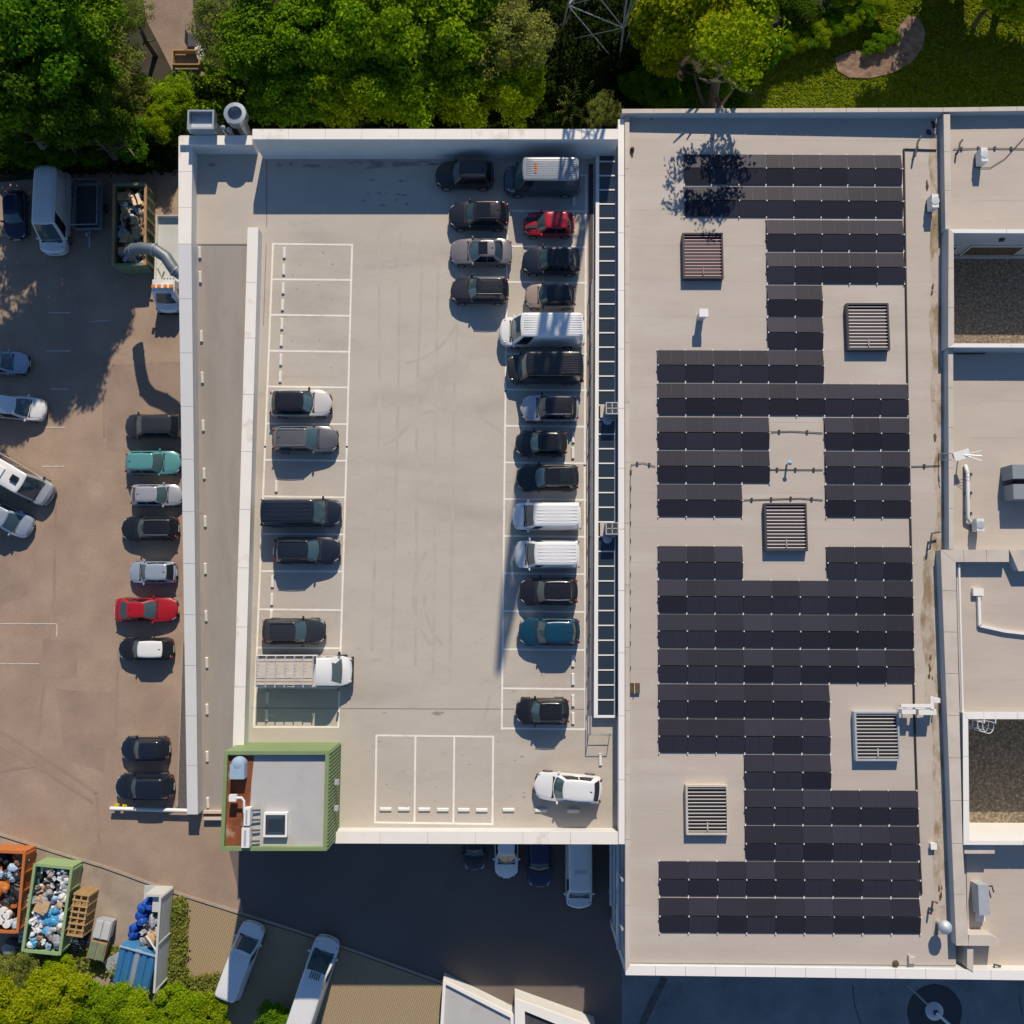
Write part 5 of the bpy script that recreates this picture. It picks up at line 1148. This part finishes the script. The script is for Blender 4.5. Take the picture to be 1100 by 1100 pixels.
for (x0,y0,x1,y1,lab,mm) in ((108,1009,113,988,'pale grey wheeled bin with twin lids',M['zinc']),(102,1031,107,1011,'dark brown wheeled bin beside the pale grey one',M['rustskip'])):
    c, a, L = frame(x0,y0,x1,y1,1.1); c.z = .016; e = empty('wheeled_bin', c, lab, 'bin', 'wheeled bins', a)
    b = MB(); b.add([(-L/2+.12,-.5,.18),(L/2-.12,-.5,.18),(L/2-.12,.5,.18),(-L/2+.12,.5,.18),(-L/2,-.62,1.15),(L/2,-.62,1.15),(L/2,.62,1.15),(-L/2,.62,1.15)], [(3,2,1,0),(4,5,6,7),(0,1,5,4),(1,2,6,5),(2,3,7,6),(3,0,4,7)]); b.build('tub', mm, e, local=True, origin=False)
    for s_ in (-.3,.3): MB().box((0,s_,1.2), (L*.86,.5,.08)).build('lid', M['greyskip'] if mm is M['zinc'] else M['darkskip'], e, local=True, origin=False)
    for x in (-.4,.4):
        for s_ in (-.4,.4): MB().lathe([(.02,-.03),(.09,-.03),(.09,.03),(.02,.03)], (x,s_,.09), 10).build('castor', M['rubber'], e, local=True, origin=False)
# scrap pile behind bins
for i, (x,y,k) in enumerate(((80,1018,'black'),(84,1012,'grey'),(90,1010,'black'),(16,1014,'black'),(12,1018,'grey'))):
    p = P(x,y,.3); tag(inst('scrap_lump', LM[k][i%5], None, (p.x,p.y,.3), (0,0,i), (1.3,.9,.7)), 'dark scrap heap lump behind the containers', 'scrap', 'scrap lumps behind the containers')
# grey tipped skip with barrels and blue box
c, a, L = frame(165.5,1066,172,963, 2.6); c.z = .016
s4 = empty('scrap_bay', c, 'open sided pale grey container with tall plain side wall, barrels and scrap inside', 'container', 'open waste containers', a)
g4 = lambda nm, cc, d, mm=M['greyskip']: MB().box(cc, d).build(nm, mm, s4, local=True, origin=False)
g4('floor', (0,1.0,.1), (L,2.1,.16)); g4('side_wall', (0,-.05,1.4), (L,.09,2.5)); g4('rim', (0,-.05,2.68), (L,.16,.08))
for i in range(3): g4('rib', (lerp(-L/2+.1,L/2-.1,i/2),-.125,1.4), (.1,.06,2.3))
g4('end_wall', (L/2-.05,.62,1.2), (.1,1.24,2.0)); g4('rim', (L/2-.05,.62,2.24), (.16,1.24,.08)); g4('ledge', (L/2-.7,.4,1.9), (1.2,.7,.08))
fr = MB(); 
random.seed(5)
ca, sa = math.cos(a), math.sin(a)
for i in range(46):
    x, y = random.uniform(-.6,L/2-1.7), random.uniform(.25,1.5); k = random.choice(['grey','white','black','brown','grey','grey','tan']); q = random.uniform(.3,.7)
    tag(inst('scrap_lump', random.choice(LM[k]), None, (c.x+ca*x-sa*y, c.y+sa*x+ca*y, random.uniform(.6,1.6)), (random.uniform(-.6,.6),random.uniform(-.6,.6),random.uniform(0,6)), (q*1.5,q*.7,q)), k+' scrap piece in the open grey container', 'scrap', 'scrap in the grey container')
def barrel(px, py, rz, z=.3):
    p = P(px,py,z+.6); e = empty('plastic_barrel', (p.x,p.y,z), ORD[rz]+' blue plastic barrel of the pile in the open grey container', 'barrel', 'blue barrels', rz)
    MB().lathe([(.24,0),(.29,.05),(.30,.2),(.285,.22),(.30,.24),(.30,.62),(.285,.64),(.30,.66),(.27,.86),(.22,.9)], n=16).build('drum', M['bluebarrel'], e, local=True, smooth=True, origin=False)
    for x in (-.11,.11): MB().lathe([(.05,.9),(.05,.93)], (x,0,0), 8).build('bung', M['trim'], e, local=True, origin=False)
    return e
for i, (x,y) in enumerate(((148,977),(154,973),(159,968),(147,987),(155,984),(147,996),(155,992),(146,1006),(153,1011),(160,977))):
    o = barrel(x,y,i,.9 if i in (1,2,4,6,9) else .3); o.rotation_euler = (random.uniform(-.5,.5),random.uniform(-.5,.5),i)
c, a, L = frame(138,1062,151,1018, 1.6); c.z = .016
e = empty('blue_bin', c, 'sky blue tipping bin with sloped ribbed lid beside the grey container', 'bin', None, a)
b = MB(); b.add([(-L/2,-1.25,0),(L/2,-1.25,0),(L/2,1.25,0),(-L/2,1.25,0),(-L/2,-1.35,1.2),(L/2,-1.35,1.9),(L/2,1.35,1.9),(-L/2,1.35,1.2)], [(3,2,1,0),(4,5,6,7),(0,1,5,4),(1,2,6,5),(2,3,7,6),(3,0,4,7)]); b.build('tub', M['bluetarp'], e, local=True, origin=False)
for j in range(5):
    y = -1.1+j*.55; b = MB(); w = .2
    b.add([(-L/2-.04,y-w,1.2),(L/2,y-w,1.92),(L/2,y+w,1.92),(-L/2-.04,y+w,1.2),(-L/2-.04,y-w*.8,1.26),(L/2,y-w*.8,1.98),(L/2,y+w*.8,1.98),(-L/2-.04,y+w*.8,1.26)], [(4,5,6,7),(0,1,5,4),(1,2,6,5),(2,3,7,6),(3,0,4,7)]); b.build('lid_rib', M['bluetarp'] if j != 2 else M['zinc'], e, local=True, origin=False)
MB().box((L/2-.1,0,1.97), (.12,2.7,.12)).build('hinge_bar', M['bluegrey'], e, local=True, origin=False)
p = P(126,1040,.3); o = MB().box(p, (1.3,2.0,.08), .5, .12).box(p+Vector((0,0,-.12)), (1.1,1.6,.1), .5).build('metal_sheet', M['zinc']); tag(o, 'pale metal sheet lying left of the blue bin', 'sheet')
p = P(160,1000,2.2); e = empty('plank', p, 'pale plank leaning across the grey container', 'plank'); MB().tube([P(157,1005,2.1), P(171,1026,2.1)], .06, 6).build('board', M['acwhite'], e)
# barrier at the yard end
e = empty('pipe_barrier', P(160,869,0), 'low white pipe barrier at the end of the yard row', 'barrier')
a, b_ = P(118.5,868.5,.5), P(204,871,.5); MB().tube([a,b_], .15, 10).build('beam', M['acwhite'], e)
for t in (.04,.35,.66,.96): p = lerp(a,b_,t); MB().tube([(p.x,p.y,0),(p.x,p.y,.45)], .07, 8).build('post', M['zinc'], e)
for t in (.08,.18): p = lerp(a,b_,t); MB().box((p.x,p.y+.2,.42), (.34,.28,.24)).build('reflector', M['yellow'], e)
tag(MB().prism([P(195.5,690,.12),P(197,690,.12),P(191,867,.12),P(189.5,867,.12)], 0, .12).build('strip_kerb', M['kerb']), kind='structure')
tag(sheet('paver_strip', [(197,690),(212,690),(216,869),(191,869)], .022, M['brick']), kind='structure')
# round lamp bed at the bottom right
c = P(1004,1087,0)
e = empty('street_lamp', P(1004,1086,.02), 'street lamp with round grey head over a dark circular bed', 'street lamp')
p = P(1003.5,1086,4.6)
pb = Vector((p.x+.0,p.y+.0,0))
MB().tube([(p.x,p.y,.1),(p.x,p.y,4.6)], .07, 8).build('pole', M['zinc'], e)
MB().lathe([(.6,4.55),(.62,4.65),(.45,4.78),(.1,4.85)], (p.x,p.y,0), 24).build('head', M['zinc'], e, smooth=40)
MB().tube([(p.x,p.y,4.9),(p.x+1.6,p.y-1.4,4.7)], .1, 8).build('arm', M['acwhite'], e); MB().box((p.x,p.y,4.88), (.3,.3,.08)).build('cap', M['dark'], e)
b = MB(); b.prism([P(1004+29.5*math.cos(t),1087+30*math.sin(t),.02) for t in np.linspace(0,2*math.pi,40,endpoint=False)], 0, .022); tag(b.build('round_bed', M['dark']), kind='structure')
for pts in ([(714,1050),(702,1074),(688,1104)], [(916,1058),(918,1080),(926,1104)], [(1095,1070),(1098,1090)]):
    seam('pavement_stain', pts, .5 if pts[0][0] == 714 else .08, .018, M['stain'])
# sheds at the bottom edge
for poly, h, lab in (([(476,1053),(553,1091),(553,1150),(470,1150)],1.5,'small flat roofed shed with white rim at the bottom edge, on the paver side'), ([(553,1073),(640,1104),(640,1165),(553,1165)],1.9,'small shed with white rim at the bottom edge, nearer the hall')):
    q = PL(poly, h); e = empty('shed', (q[0].x,q[0].y,0), lab, 'shed', 'sheds at the bottom edge')
    cc = sum(q,Vector())/4; inq = [p+(cc-p).normalized()*(.35 if h < 1.6 else 1.1) for p in q]
    MB().prism(q, 0, h-.3).build('wall', M['wall'], e); MB().prism(inq, h-.3, h-.22).build('roof', M['stairroof'] if h < 1.6 else M['felt'], e)
    for i in range(4): j = (i+1)%4; MB().prism([q[i],q[j],inq[j],inq[i]], h-.3, h).build('rim', M['white2'], e)
# garden bits in the wood clearing
p = P(200,62,.5); e = empty('wooden_crate', (p.x,p.y,0), 'wooden garden frame with pale bundle at the end of the dirt path', 'crate')
for s_ in (-.6,.6): MB().box((p.x,p.y+s_,.35), (2.2,.08,.5)).build('board', M['wood'], e); MB().box((p.x+s_*1.8,p.y,.35), (.08,1.12,.5)).build('board', M['wood'], e)
tag(inst('garden_bag', LM['white'][1], None, (p.x+1.4,p.y+.3,.35), (0,0,1), (1.0,1.5,.8)), 'white bag beside the wooden garden frame', 'bag')
p = P(206,42,.6); e = empty('garden_chair', (p.x,p.y,0), 'black metal garden chair standing on the dirt path', 'chair')
MB().box((p.x,p.y,.45), (.8,1.1,.06)).build('seat', M['dark'], e); MB().box((p.x-.38,p.y,.8), (.06,1.1,.6)).build('backrest', M['dark'], e)
for s_ in (-1,1):
    for t in (-1,1): MB().box((p.x+.35*s_,p.y+.48*t,.22), (.06,.06,.44)).build('leg', M['dark'], e)

# ------------------------------------------------------------------ lattice pylon
ft = [P(601,45,0), P(665,71,0)]; d = ft[1]-ft[0]; n = Vector((-d.y,d.x,0)); ft += [ft[1]+n, ft[0]+n]; pc = sum(ft,Vector())/4
py_ = empty('lattice_pylon', (pc.x,pc.y,0), 'grey steel lattice pylon rising out of the trees', 'pylon')
HT = 46.0
def pcorner(i, z):
    s_ = ramp_(z, [(0,1.0),(24,.36),(HT-3,.16),(HT,.03)]); return Vector((lerp(pc.x,ft[i].x,s_), lerp(pc.y,ft[i].y,s_), z))
zl = [0,4.5,8.5,12,15,18,21,24,27,30,33,36,39,42,45,46]
for i in range(4):
    for z0, z1 in zip(zl[:-1], zl[1:]):
        MB().tube([pcorner(i,z0),pcorner(i,z1)], .09 if z0 < 20 else .12, 4).build('leg', M['zinc'], py_)
        j = (i+1) % 4; r_ = .05 if z0 < 20 else .075
        MB().tube([pcorner(i,z0),pcorner(j,z1)], r_, 4).build('brace', M['zinc'], py_); MB().tube([pcorner(j,z0),pcorner(i,z1)], r_, 4).build('brace', M['zinc'], py_)
        MB().tube([pcorner(i,z1),pcorner(j,z1)], r_, 4).build('horizontal', M['zinc'], py_)
    MB().lathe([(.3,0),(.3,.3),(.15,.35)], ft[i], 8).build('footing', M['concrete'], py_)
ad = Vector((-.15,-1,0)).normalized(); an = Vector((1,-.15,0)).normalized()
for z, l in ((28,4.2),(34,5.2),(40,3.6)):
    for s_ in (-1,1):
        tip = pc + ad*l*s_ + Vector((0,0,z+.5))
        for o_ in (-.45,.45):
            for dz in (0,1.4): MB().tube([pc+an*o_+Vector((0,0,z+dz)), tip], .11, 4).build('cross_arm', M['zinc'], py_)
        for t in (.3,.55,.8): MB().tube([lerp(pc+an*.45+Vector((0,0,z)),tip,t), lerp(pc-an*.45+Vector((0,0,z+1.4)),tip,t)], .07, 4).build('brace', M['zinc'], py_)
        MB().tube([tip, tip-Vector((0,0,1.6))], .09, 6).build('insulator', M['dark'], py_)

# ------------------------------------------------------------------ trees and greenery
def leaf_mesh(name, centres, normals, size, m, rng, jit=.9, droop=0.0):
    """one small folded leaf card (two triangles) per centre"""
    n = len(centres); nr = normals + rng.normal(0, jit, (n,3)); nr /= np.linalg.norm(nr, axis=1)[:,None]+1e-9
    t = rng.normal(0,1,(n,3)); t[:,2] -= droop; t -= (t*nr).sum(1)[:,None]*nr; t /= np.linalg.norm(t,axis=1)[:,None]+1e-9
    bt = np.cross(nr,t); s = size*rng.uniform(.6,1.4,n)[:,None]
    v = np.empty((n,4,3)); v[:,0] = centres-t*s*.55; v[:,1] = centres+bt*s*.34+nr*s*.10; v[:,2] = centres+t*s*.55; v[:,3] = centres-bt*s*.34+nr*s*.10
    me = bpy.data.meshes.new(name); me.vertices.add(n*4); me.vertices.foreach_set('co', v.reshape(-1))
    me.loops.add(n*4); me.loops.foreach_set('vertex_index', np.arange(n*4)); me.polygons.add(n); me.polygons.foreach_set('loop_start', np.arange(0,n*4,4)); me.polygons.foreach_set('loop_total', np.full(n,4))
    at = me.attributes.new('leaf','FLOAT','POINT'); at.data.foreach_set('value', np.repeat(np.clip(rng.normal(.5,.28,n),0,1),4)); me.materials.append(m); me.update(); return me
def crown_data(seed, nclump, per, flat=.75, shell=.55, rc=(.20,.36)):
    """unit crown (radius about 1, centred at 0): leaf positions on many clump shells"""
    rng = np.random.default_rng(seed); C = []; Nn = []
    for i in range(nclump):
        d = rng.normal(0,1,3); d /= np.linalg.norm(d); d[2] = d[2]*.8+.15; r = shell+(1-shell)*rng.random()**.6 - .18
        wob = 1+.22*math.sin(3*math.atan2(d[1],d[0])+seed)+.10*math.sin(5*math.atan2(d[1],d[0])+2*seed)
        c = d*r*wob; c[2] *= flat; q = rng.uniform(*rc)
        k = int(per*(q/.28)**2); e = rng.normal(0,1,(k,3)); e /= np.linalg.norm(e,axis=1)[:,None]; e[:,2] = np.abs(e[:,2])*.9-.25
        rr = q*(.30+.95*rng.random((k,1))**.7); pos = c+e*rr*np.array([1,1,.7]); C.append(pos); Nn.append(e*.7+d*.4+np.array([0,.35,.7]))
    return np.concatenate(C), np.concatenate(Nn), rng
VAR = {}
def crown(kind, var):
    if (kind,var) not in VAR:
        p = dict(h=(60,70),a=(120,400),b=(110,400),c=(130,230),d=(110,400),e=(90,330))[kind]
        C, Nn, rng = crown_data(var*13+ord(kind), p[0], p[1], rc=(.12,.27) if kind != 'c' else (.08,.20)); VAR[(kind,var)] = leaf_mesh('crown', C, Nn, dict(h=.085,a=.066,b=.062,c=.050,d=.070,e=.066)[kind], LEAF[kind], rng, jit=.65, droop=.4 if kind == 'c' else 0)
    return VAR[(kind,var)]
TRK = {}
def trunk_mesh(seed):
    if seed in TRK: return TRK[seed]
    rnd = random.Random(seed); b = MB()
    pts = [Vector((0,0,0)),Vector((rnd.uniform(-.02,.02),rnd.uniform(-.02,.02),.3)),Vector((rnd.uniform(-.04,.04),rnd.uniform(-.04,.04),.62)),Vector((rnd.uniform(-.05,.05),rnd.uniform(-.05,.05),.85))]
    b.tube(pts, [.035,.026,.018,.008], 8)
    for i in range(7):
        a = i*2.4+rnd.random(); s = lerp(pts[1],pts[3],rnd.uniform(.05,.85)); l = rnd.uniform(.12,.24); b.tube([s, s+Vector((math.cos(a)*l*.6,math.sin(a)*l*.6,l*.35)), s+Vector((math.cos(a)*l,math.sin(a)*l,l*.85))], [.012,.008,.003], 5)
    TRK[seed] = b.mesh('trunk', M['bark'], smooth=True); return TRK[seed]
TI = [0]
def tree(px, py, r, h, kind, label, group='trees of the wood behind the deck', name='broadleaf_tree', cat='tree', flat=1.0, lean=(0,0)):
    """px, py: where the survey shows the crown's middle; r crown radius in m; h tree height"""
    TI[0] += 1; zc = h-r*.75*flat; p = P(px,py,zc)
    e = empty(name, (p.x+lean[0],p.y+lean[1],0), label, cat, group)
    cr = inst('crown', crown(kind, TI[0]%3), e, (-lean[0],-lean[1],zc), (0,0,TI[0]*1.7), (r,r*random.uniform(.92,1.08),r*flat))
    t = inst('trunk', trunk_mesh(TI[0]%3), e, (0,0,0), (0,0,TI[0]), (h,h,zc+r*.1))
    if lean != (0,0): t.rotation_euler = (math.atan2(lean[1],zc), -math.atan2(lean[0],zc), 0)
    return e
gW = 'trees of the wood behind the deck'
for px, py, r, h, k, lab in (
 (35,30,4.2,17,'b','deep green tree in the top left corner'), (-12,95,4.0,16,'b','deep green tree cut by the left edge beside the yard'), (30,100,3.8,14.5,'e','dark green tree standing over the shaded white box van'), (82,20,3.4,14,'b','dark tree along the top edge left of the olive one'),
 (116,66,3.3,7.5,'c','feathery olive green tree left of the dirt path'), (140,104,2.4,4.8,'c','smaller olive tree in front of the feathery one'), (58,60,3.2,10.5,'e','dark tree deep in the wood behind the box van'), (88,72,2.6,9.5,'b','green tree between the olive one and the box van'), (8,70,3.0,10.5,'b','dark green tree at the left edge, second from the top'), (72,112,3.0,12.5,'e','low dark tree above the mesh trailer'), (112,128,2.4,9.5,'e','dark tree above the paper container'), (240,45,2.6,9,'c','olive tree right of the dirt path'), (138,14,2.0,7,'c','pale olive tree overhanging the dirt path at the top'), (232,8,2.0,9,'c','pale tree at the top edge right of the path'),
 (290,40,3.7,12,'b','deep green tree behind the end of the tall parapet'), (345,30,3.9,12.5,'a','fresh green tree at the top edge, second in the dense row'), (415,24,4.2,13,'a','fresh green tree at the top edge in the middle of the dense row'), (490,28,4.2,12.5,'a','large fresh green tree at the top edge, third from the pylon'), (548,38,3.6,12,'c','yellowish green tree beside the pylon'),
 (312,96,3.1,10,'b','deep green tree touching the tall parapet near the flue'), (372,94,3.2,10.2,'a','fresh green tree touching the tall parapet, middle'), (438,94,3.2,10.2,'a','bushy tree touching the tall parapet above the lone black estate'), (500,88,3.2,10,'a','bushy tree overhanging the tall parapet near the corner van'), (553,92,2.7,9.5,'a','bright tree at the right end of the dense row'),
 (742,24,4.2,12.5,'d','bright yellow green maple beside the pylon'), (712,44,2.4,8.5,'d','smaller yellow green crown joined to the maple'), (790,18,2.8,9.5,'d','yellow green tree right of the maple, trunk showing'), (792,46,3.3,16.6,'h','airy crown above the maple that dapples the solar roof')):
    tree(px, py, r, h, k, lab, lean=(0,0), flat=1.35 if (px < 130 and k in 'be') else (1.2 if k in 'ad' and px != 788 else 1.0))
for px, py, r, h, k, lab in ((856,6,2.2,3.2,'e','dark bushy tree left of the bark bed'), (905,-18,2.0,3.4,'b','dark bush at the top edge above the bark bed'), (1080,-14,2.6,7,'d','bright tree in the top right corner'), (818,56,1.6,2.8,'b','small dark tree at the lawn edge')):
    tree(px, py, r, h, k, lab, 'trees by the lawn')
NB = ['tall tree beyond the top edge, above the %s' % t for t in ('left corner','flue','dense row, left one','dense row, right one','pylon','maple','right corner, outermost','bark bed, left one','bark bed, right one','lawn, left one','lawn, middle one','lawn, right one','right corner')] + ['tall tree beyond the left edge, beside the top corner', 'tall tree beyond the left edge, beside the shaded yard']
for i, (px, py, r, h, k) in enumerate(((40,-40,4.0,12,'b'),(300,-40,4.0,9,'b'),(420,-35,4.0,9,'a'),(520,-40,4.0,9,'a'),(700,-50,4.5,15,'b'),(800,-55,4.8,16,'a'),(1205,-60,4.4,14,'e'),(1000,-40,4.4,15,'b'),(1040,-60,5.0,16,'b'),(1075,-35,5.0,13,'e'),(1125,-50,5.0,15,'e'),(1170,-30,5,15,'b'),(1020,-28,4.4,10,'e'),(-70,40,5,18,'b'),(-60,150,4.2,15,'b'))):
    p = P(px,py,0); zc = h-r*.75; f_ = (CH-zc)/CH
    t_ = tree(px, py, r, h, k, NB[i], 'trees beyond the frame', flat=1.25); t_.location = (p.x,p.y,0)

# bushes at the bottom left
for px, py, r, h, k, lab in ((60,1072,2.6,3.4,'d','bright green bush below the green container'), (18,1085,2.6,3.2,'d','bright green bush in the bottom left corner'), (105,1082,2.4,3.2,'a','bright bush below the wheeled bins'), (140,1094,2.2,3.0,'d','bright bush below the blue bin'), (190,1085,2.2,2.8,'a','green bush below the grey container'), (225,1095,1.8,2.4,'a','green bush left of the white van on the pavers'), (20,1045,1.9,2.4,'c','olive bush below the orange container'), (65,1040,1.2,1.8,'a','small bush at the foot of the green container'), (300,1104,2.0,2.2,'b','dark low bush between the two vans on the pavers')):
    tree(px, py, r, h, k, lab, 'bushes at the bottom left', 'bush', 'bush', flat=.7)
for px, py, r, h, k, lab in ((690,92,1.7,4.2,'e','dark bush at the foot of the maple, left'), (716,98,1.6,3.8,'b','dark bush at the foot of the maple, middle'), (744,96,1.7,3.8,'e','dark bush at the foot of the maple, right'), (772,88,1.4,3.0,'b','low bush at the lawn corner below the maple'), (30,160,1.9,4.0,'e','dark bush above the dark blue shaded car'), (66,158,1.8,4.2,'e','dark bush behind the white box van'), (100,156,1.8,4.0,'e','dark bush behind the mesh trailer'), (135,150,1.8,4.2,'b','bush behind the paper container'), (168,128,1.8,4.0,'a','bright bush left of the exhaust outlet'), (186,108,1.8,4.0,'a','bright bush below the garden frame')):
    tree(px, py, r, h, k, lab, 'bushes at the edge of the wood', 'bush', 'bush', flat=.9)
# ferny plants by the wall corner
def fern(px, py, s, label):
    p = P(px,py,.8); e = empty('fern_plant', (p.x,p.y,0), label, 'plant', 'ferny plants by the parapet corner')
    for i in range(9):
        a = i*2.4; b = MB()
        for t in np.linspace(.1,1,9):
            q = Vector((math.cos(a)*t*s*.8, math.sin(a)*t*s*.8, s*(.6+1.3*t-.9*t*t))); w = s*.20*(1-t*.8)+.02
            u = Vector((-math.sin(a),math.cos(a),0))
            for sg in (-1,1): b.add([q, q+u*sg*w+Vector((math.cos(a)*.08,math.sin(a)*.08,-.06)), q+Vector((math.cos(a)*.09,math.sin(a)*.09,.0))], [(0,1,2)])
        me = b.mesh('frond', LEAF['c'], normals=False); at = me.attributes.new('leaf','FLOAT','POINT'); at.data.foreach_set('value', [.8]*len(me.vertices)); inst('frond', me, e)
    MB().tube([(0,0,0),(0,0,s*.6)], .05, 6).build('stem', M['bark'], e, local=True, origin=False)
for px, py, s, lab in ((612,124,1.6,'ferny plant by the parapet, left of the upright one'), (622,118,2.2,'upright ferny plant above the skylight end'), (630,126,1.5,'ferny plant right of the upright one')): fern(px,py,s,lab)
tree(648,118,1.7,5,'c','grey green bush at the corner of hall and parapet','bushes by the parapet','bush','bush',flat=.8)
# undergrowth below the trees and along the walls
rng = np.random.default_rng(5)
def ground_cover(name, polys, n, hmax, size, m, zlo=.05):
    C = []
    for x0,y0,x1,y1,w in polys:
        k = int(n*w); px = rng.uniform(x0,x1,k)+rng.normal(0,2.5,k); py = rng.uniform(y0,y1,k)+rng.normal(0,2.0,k)*(y1 < 120 or y0 > 900)
        hh = hmax*(.35+.65*np.clip(.5+.5*np.sin(px*.11+1.3*np.sin(py*.09))*np.cos(py*.13+px*.02),0,1))*rng.random(k)**.5
        for a, b, z in zip(px,py,hh): q = P(a,b,0); C.append((q.x,q.y,z+zlo))
    C = np.array(C); me = leaf_mesh(name, C, np.tile(np.array([[0,.1,1.0]]),(len(C),1)), size, m, rng, jit=.8)
    return tag(inst(name, me), kind='stuff')
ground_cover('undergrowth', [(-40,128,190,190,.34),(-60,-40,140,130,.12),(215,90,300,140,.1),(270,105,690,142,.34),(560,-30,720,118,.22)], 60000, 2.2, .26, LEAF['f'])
ground_cover('undergrowth', [(140,90,225,165,.5),(60,100,140,150,.2),(225,60,265,135,.3)], 12000, 2.2, .25, LEAF['a'])
# hedge running down to the lawn, and low weeds
for i, (px,py,r) in enumerate(((836,52,1.1),(852,44,1.2),(868,40,1.1),(884,34,1.2),(900,28,1.1),(914,20,1.1),(928,12,1.2),(944,4,1.1))):
    tree(px,py,r,1.9,'a' if i % 2 else 'b',ORD[i]+' shrub in the line between wood and lawn, counted from the maple','shrubs between wood and lawn','shrub','shrub',flat=.8)
for i, (px,py,r) in enumerate(((945,46,.9),(935,52,.7),(958,40,.8))): tree(px,py,r,1.0,'b','low dark shrub on the bark bed, '+('middle one','lower one','upper one')[i],'shrubs on the bark bed','shrub','shrub',flat=.7)
ground_cover('weeds', [(184,965,200,1060,.3),(0,1020,70,1050,.2),(180,1045,250,1075,.2),(70,1015,130,1045,.15)], 9000, .5, .2, LEAF['c'])
ground_cover('weeds', [(700,95,770,118,.4),(690,88,800,118,.6)], 7000, .5, .2, LEAF['e'])
# shaggy grass over the lawn
C = []
px = rng.uniform(780,1120,26000); py = rng.uniform(-20,119,26000)
for a, b in zip(px,py):
    if b < 75-(a-780)*.55 - 4: continue
    inside = False; j = len(bed)-1
    for i in range(len(bed)):
        if (bed[i][1] > b) != (bed[j][1] > b) and a < (bed[j][0]-bed[i][0])*(b-bed[i][1])/(bed[j][1]-bed[i][1])+bed[i][0]: inside = not inside
        j = i
    if not inside: q = P(a,b,0); C.append((q.x,q.y,.06))
C = np.array(C); gm = leaf_mesh('grass', C, np.tile(np.array([[0,.3,1.0]]),(len(C),1)), .20, LEAF['g'], rng, jit=.35)
tag(inst('grass', gm), kind='stuff')
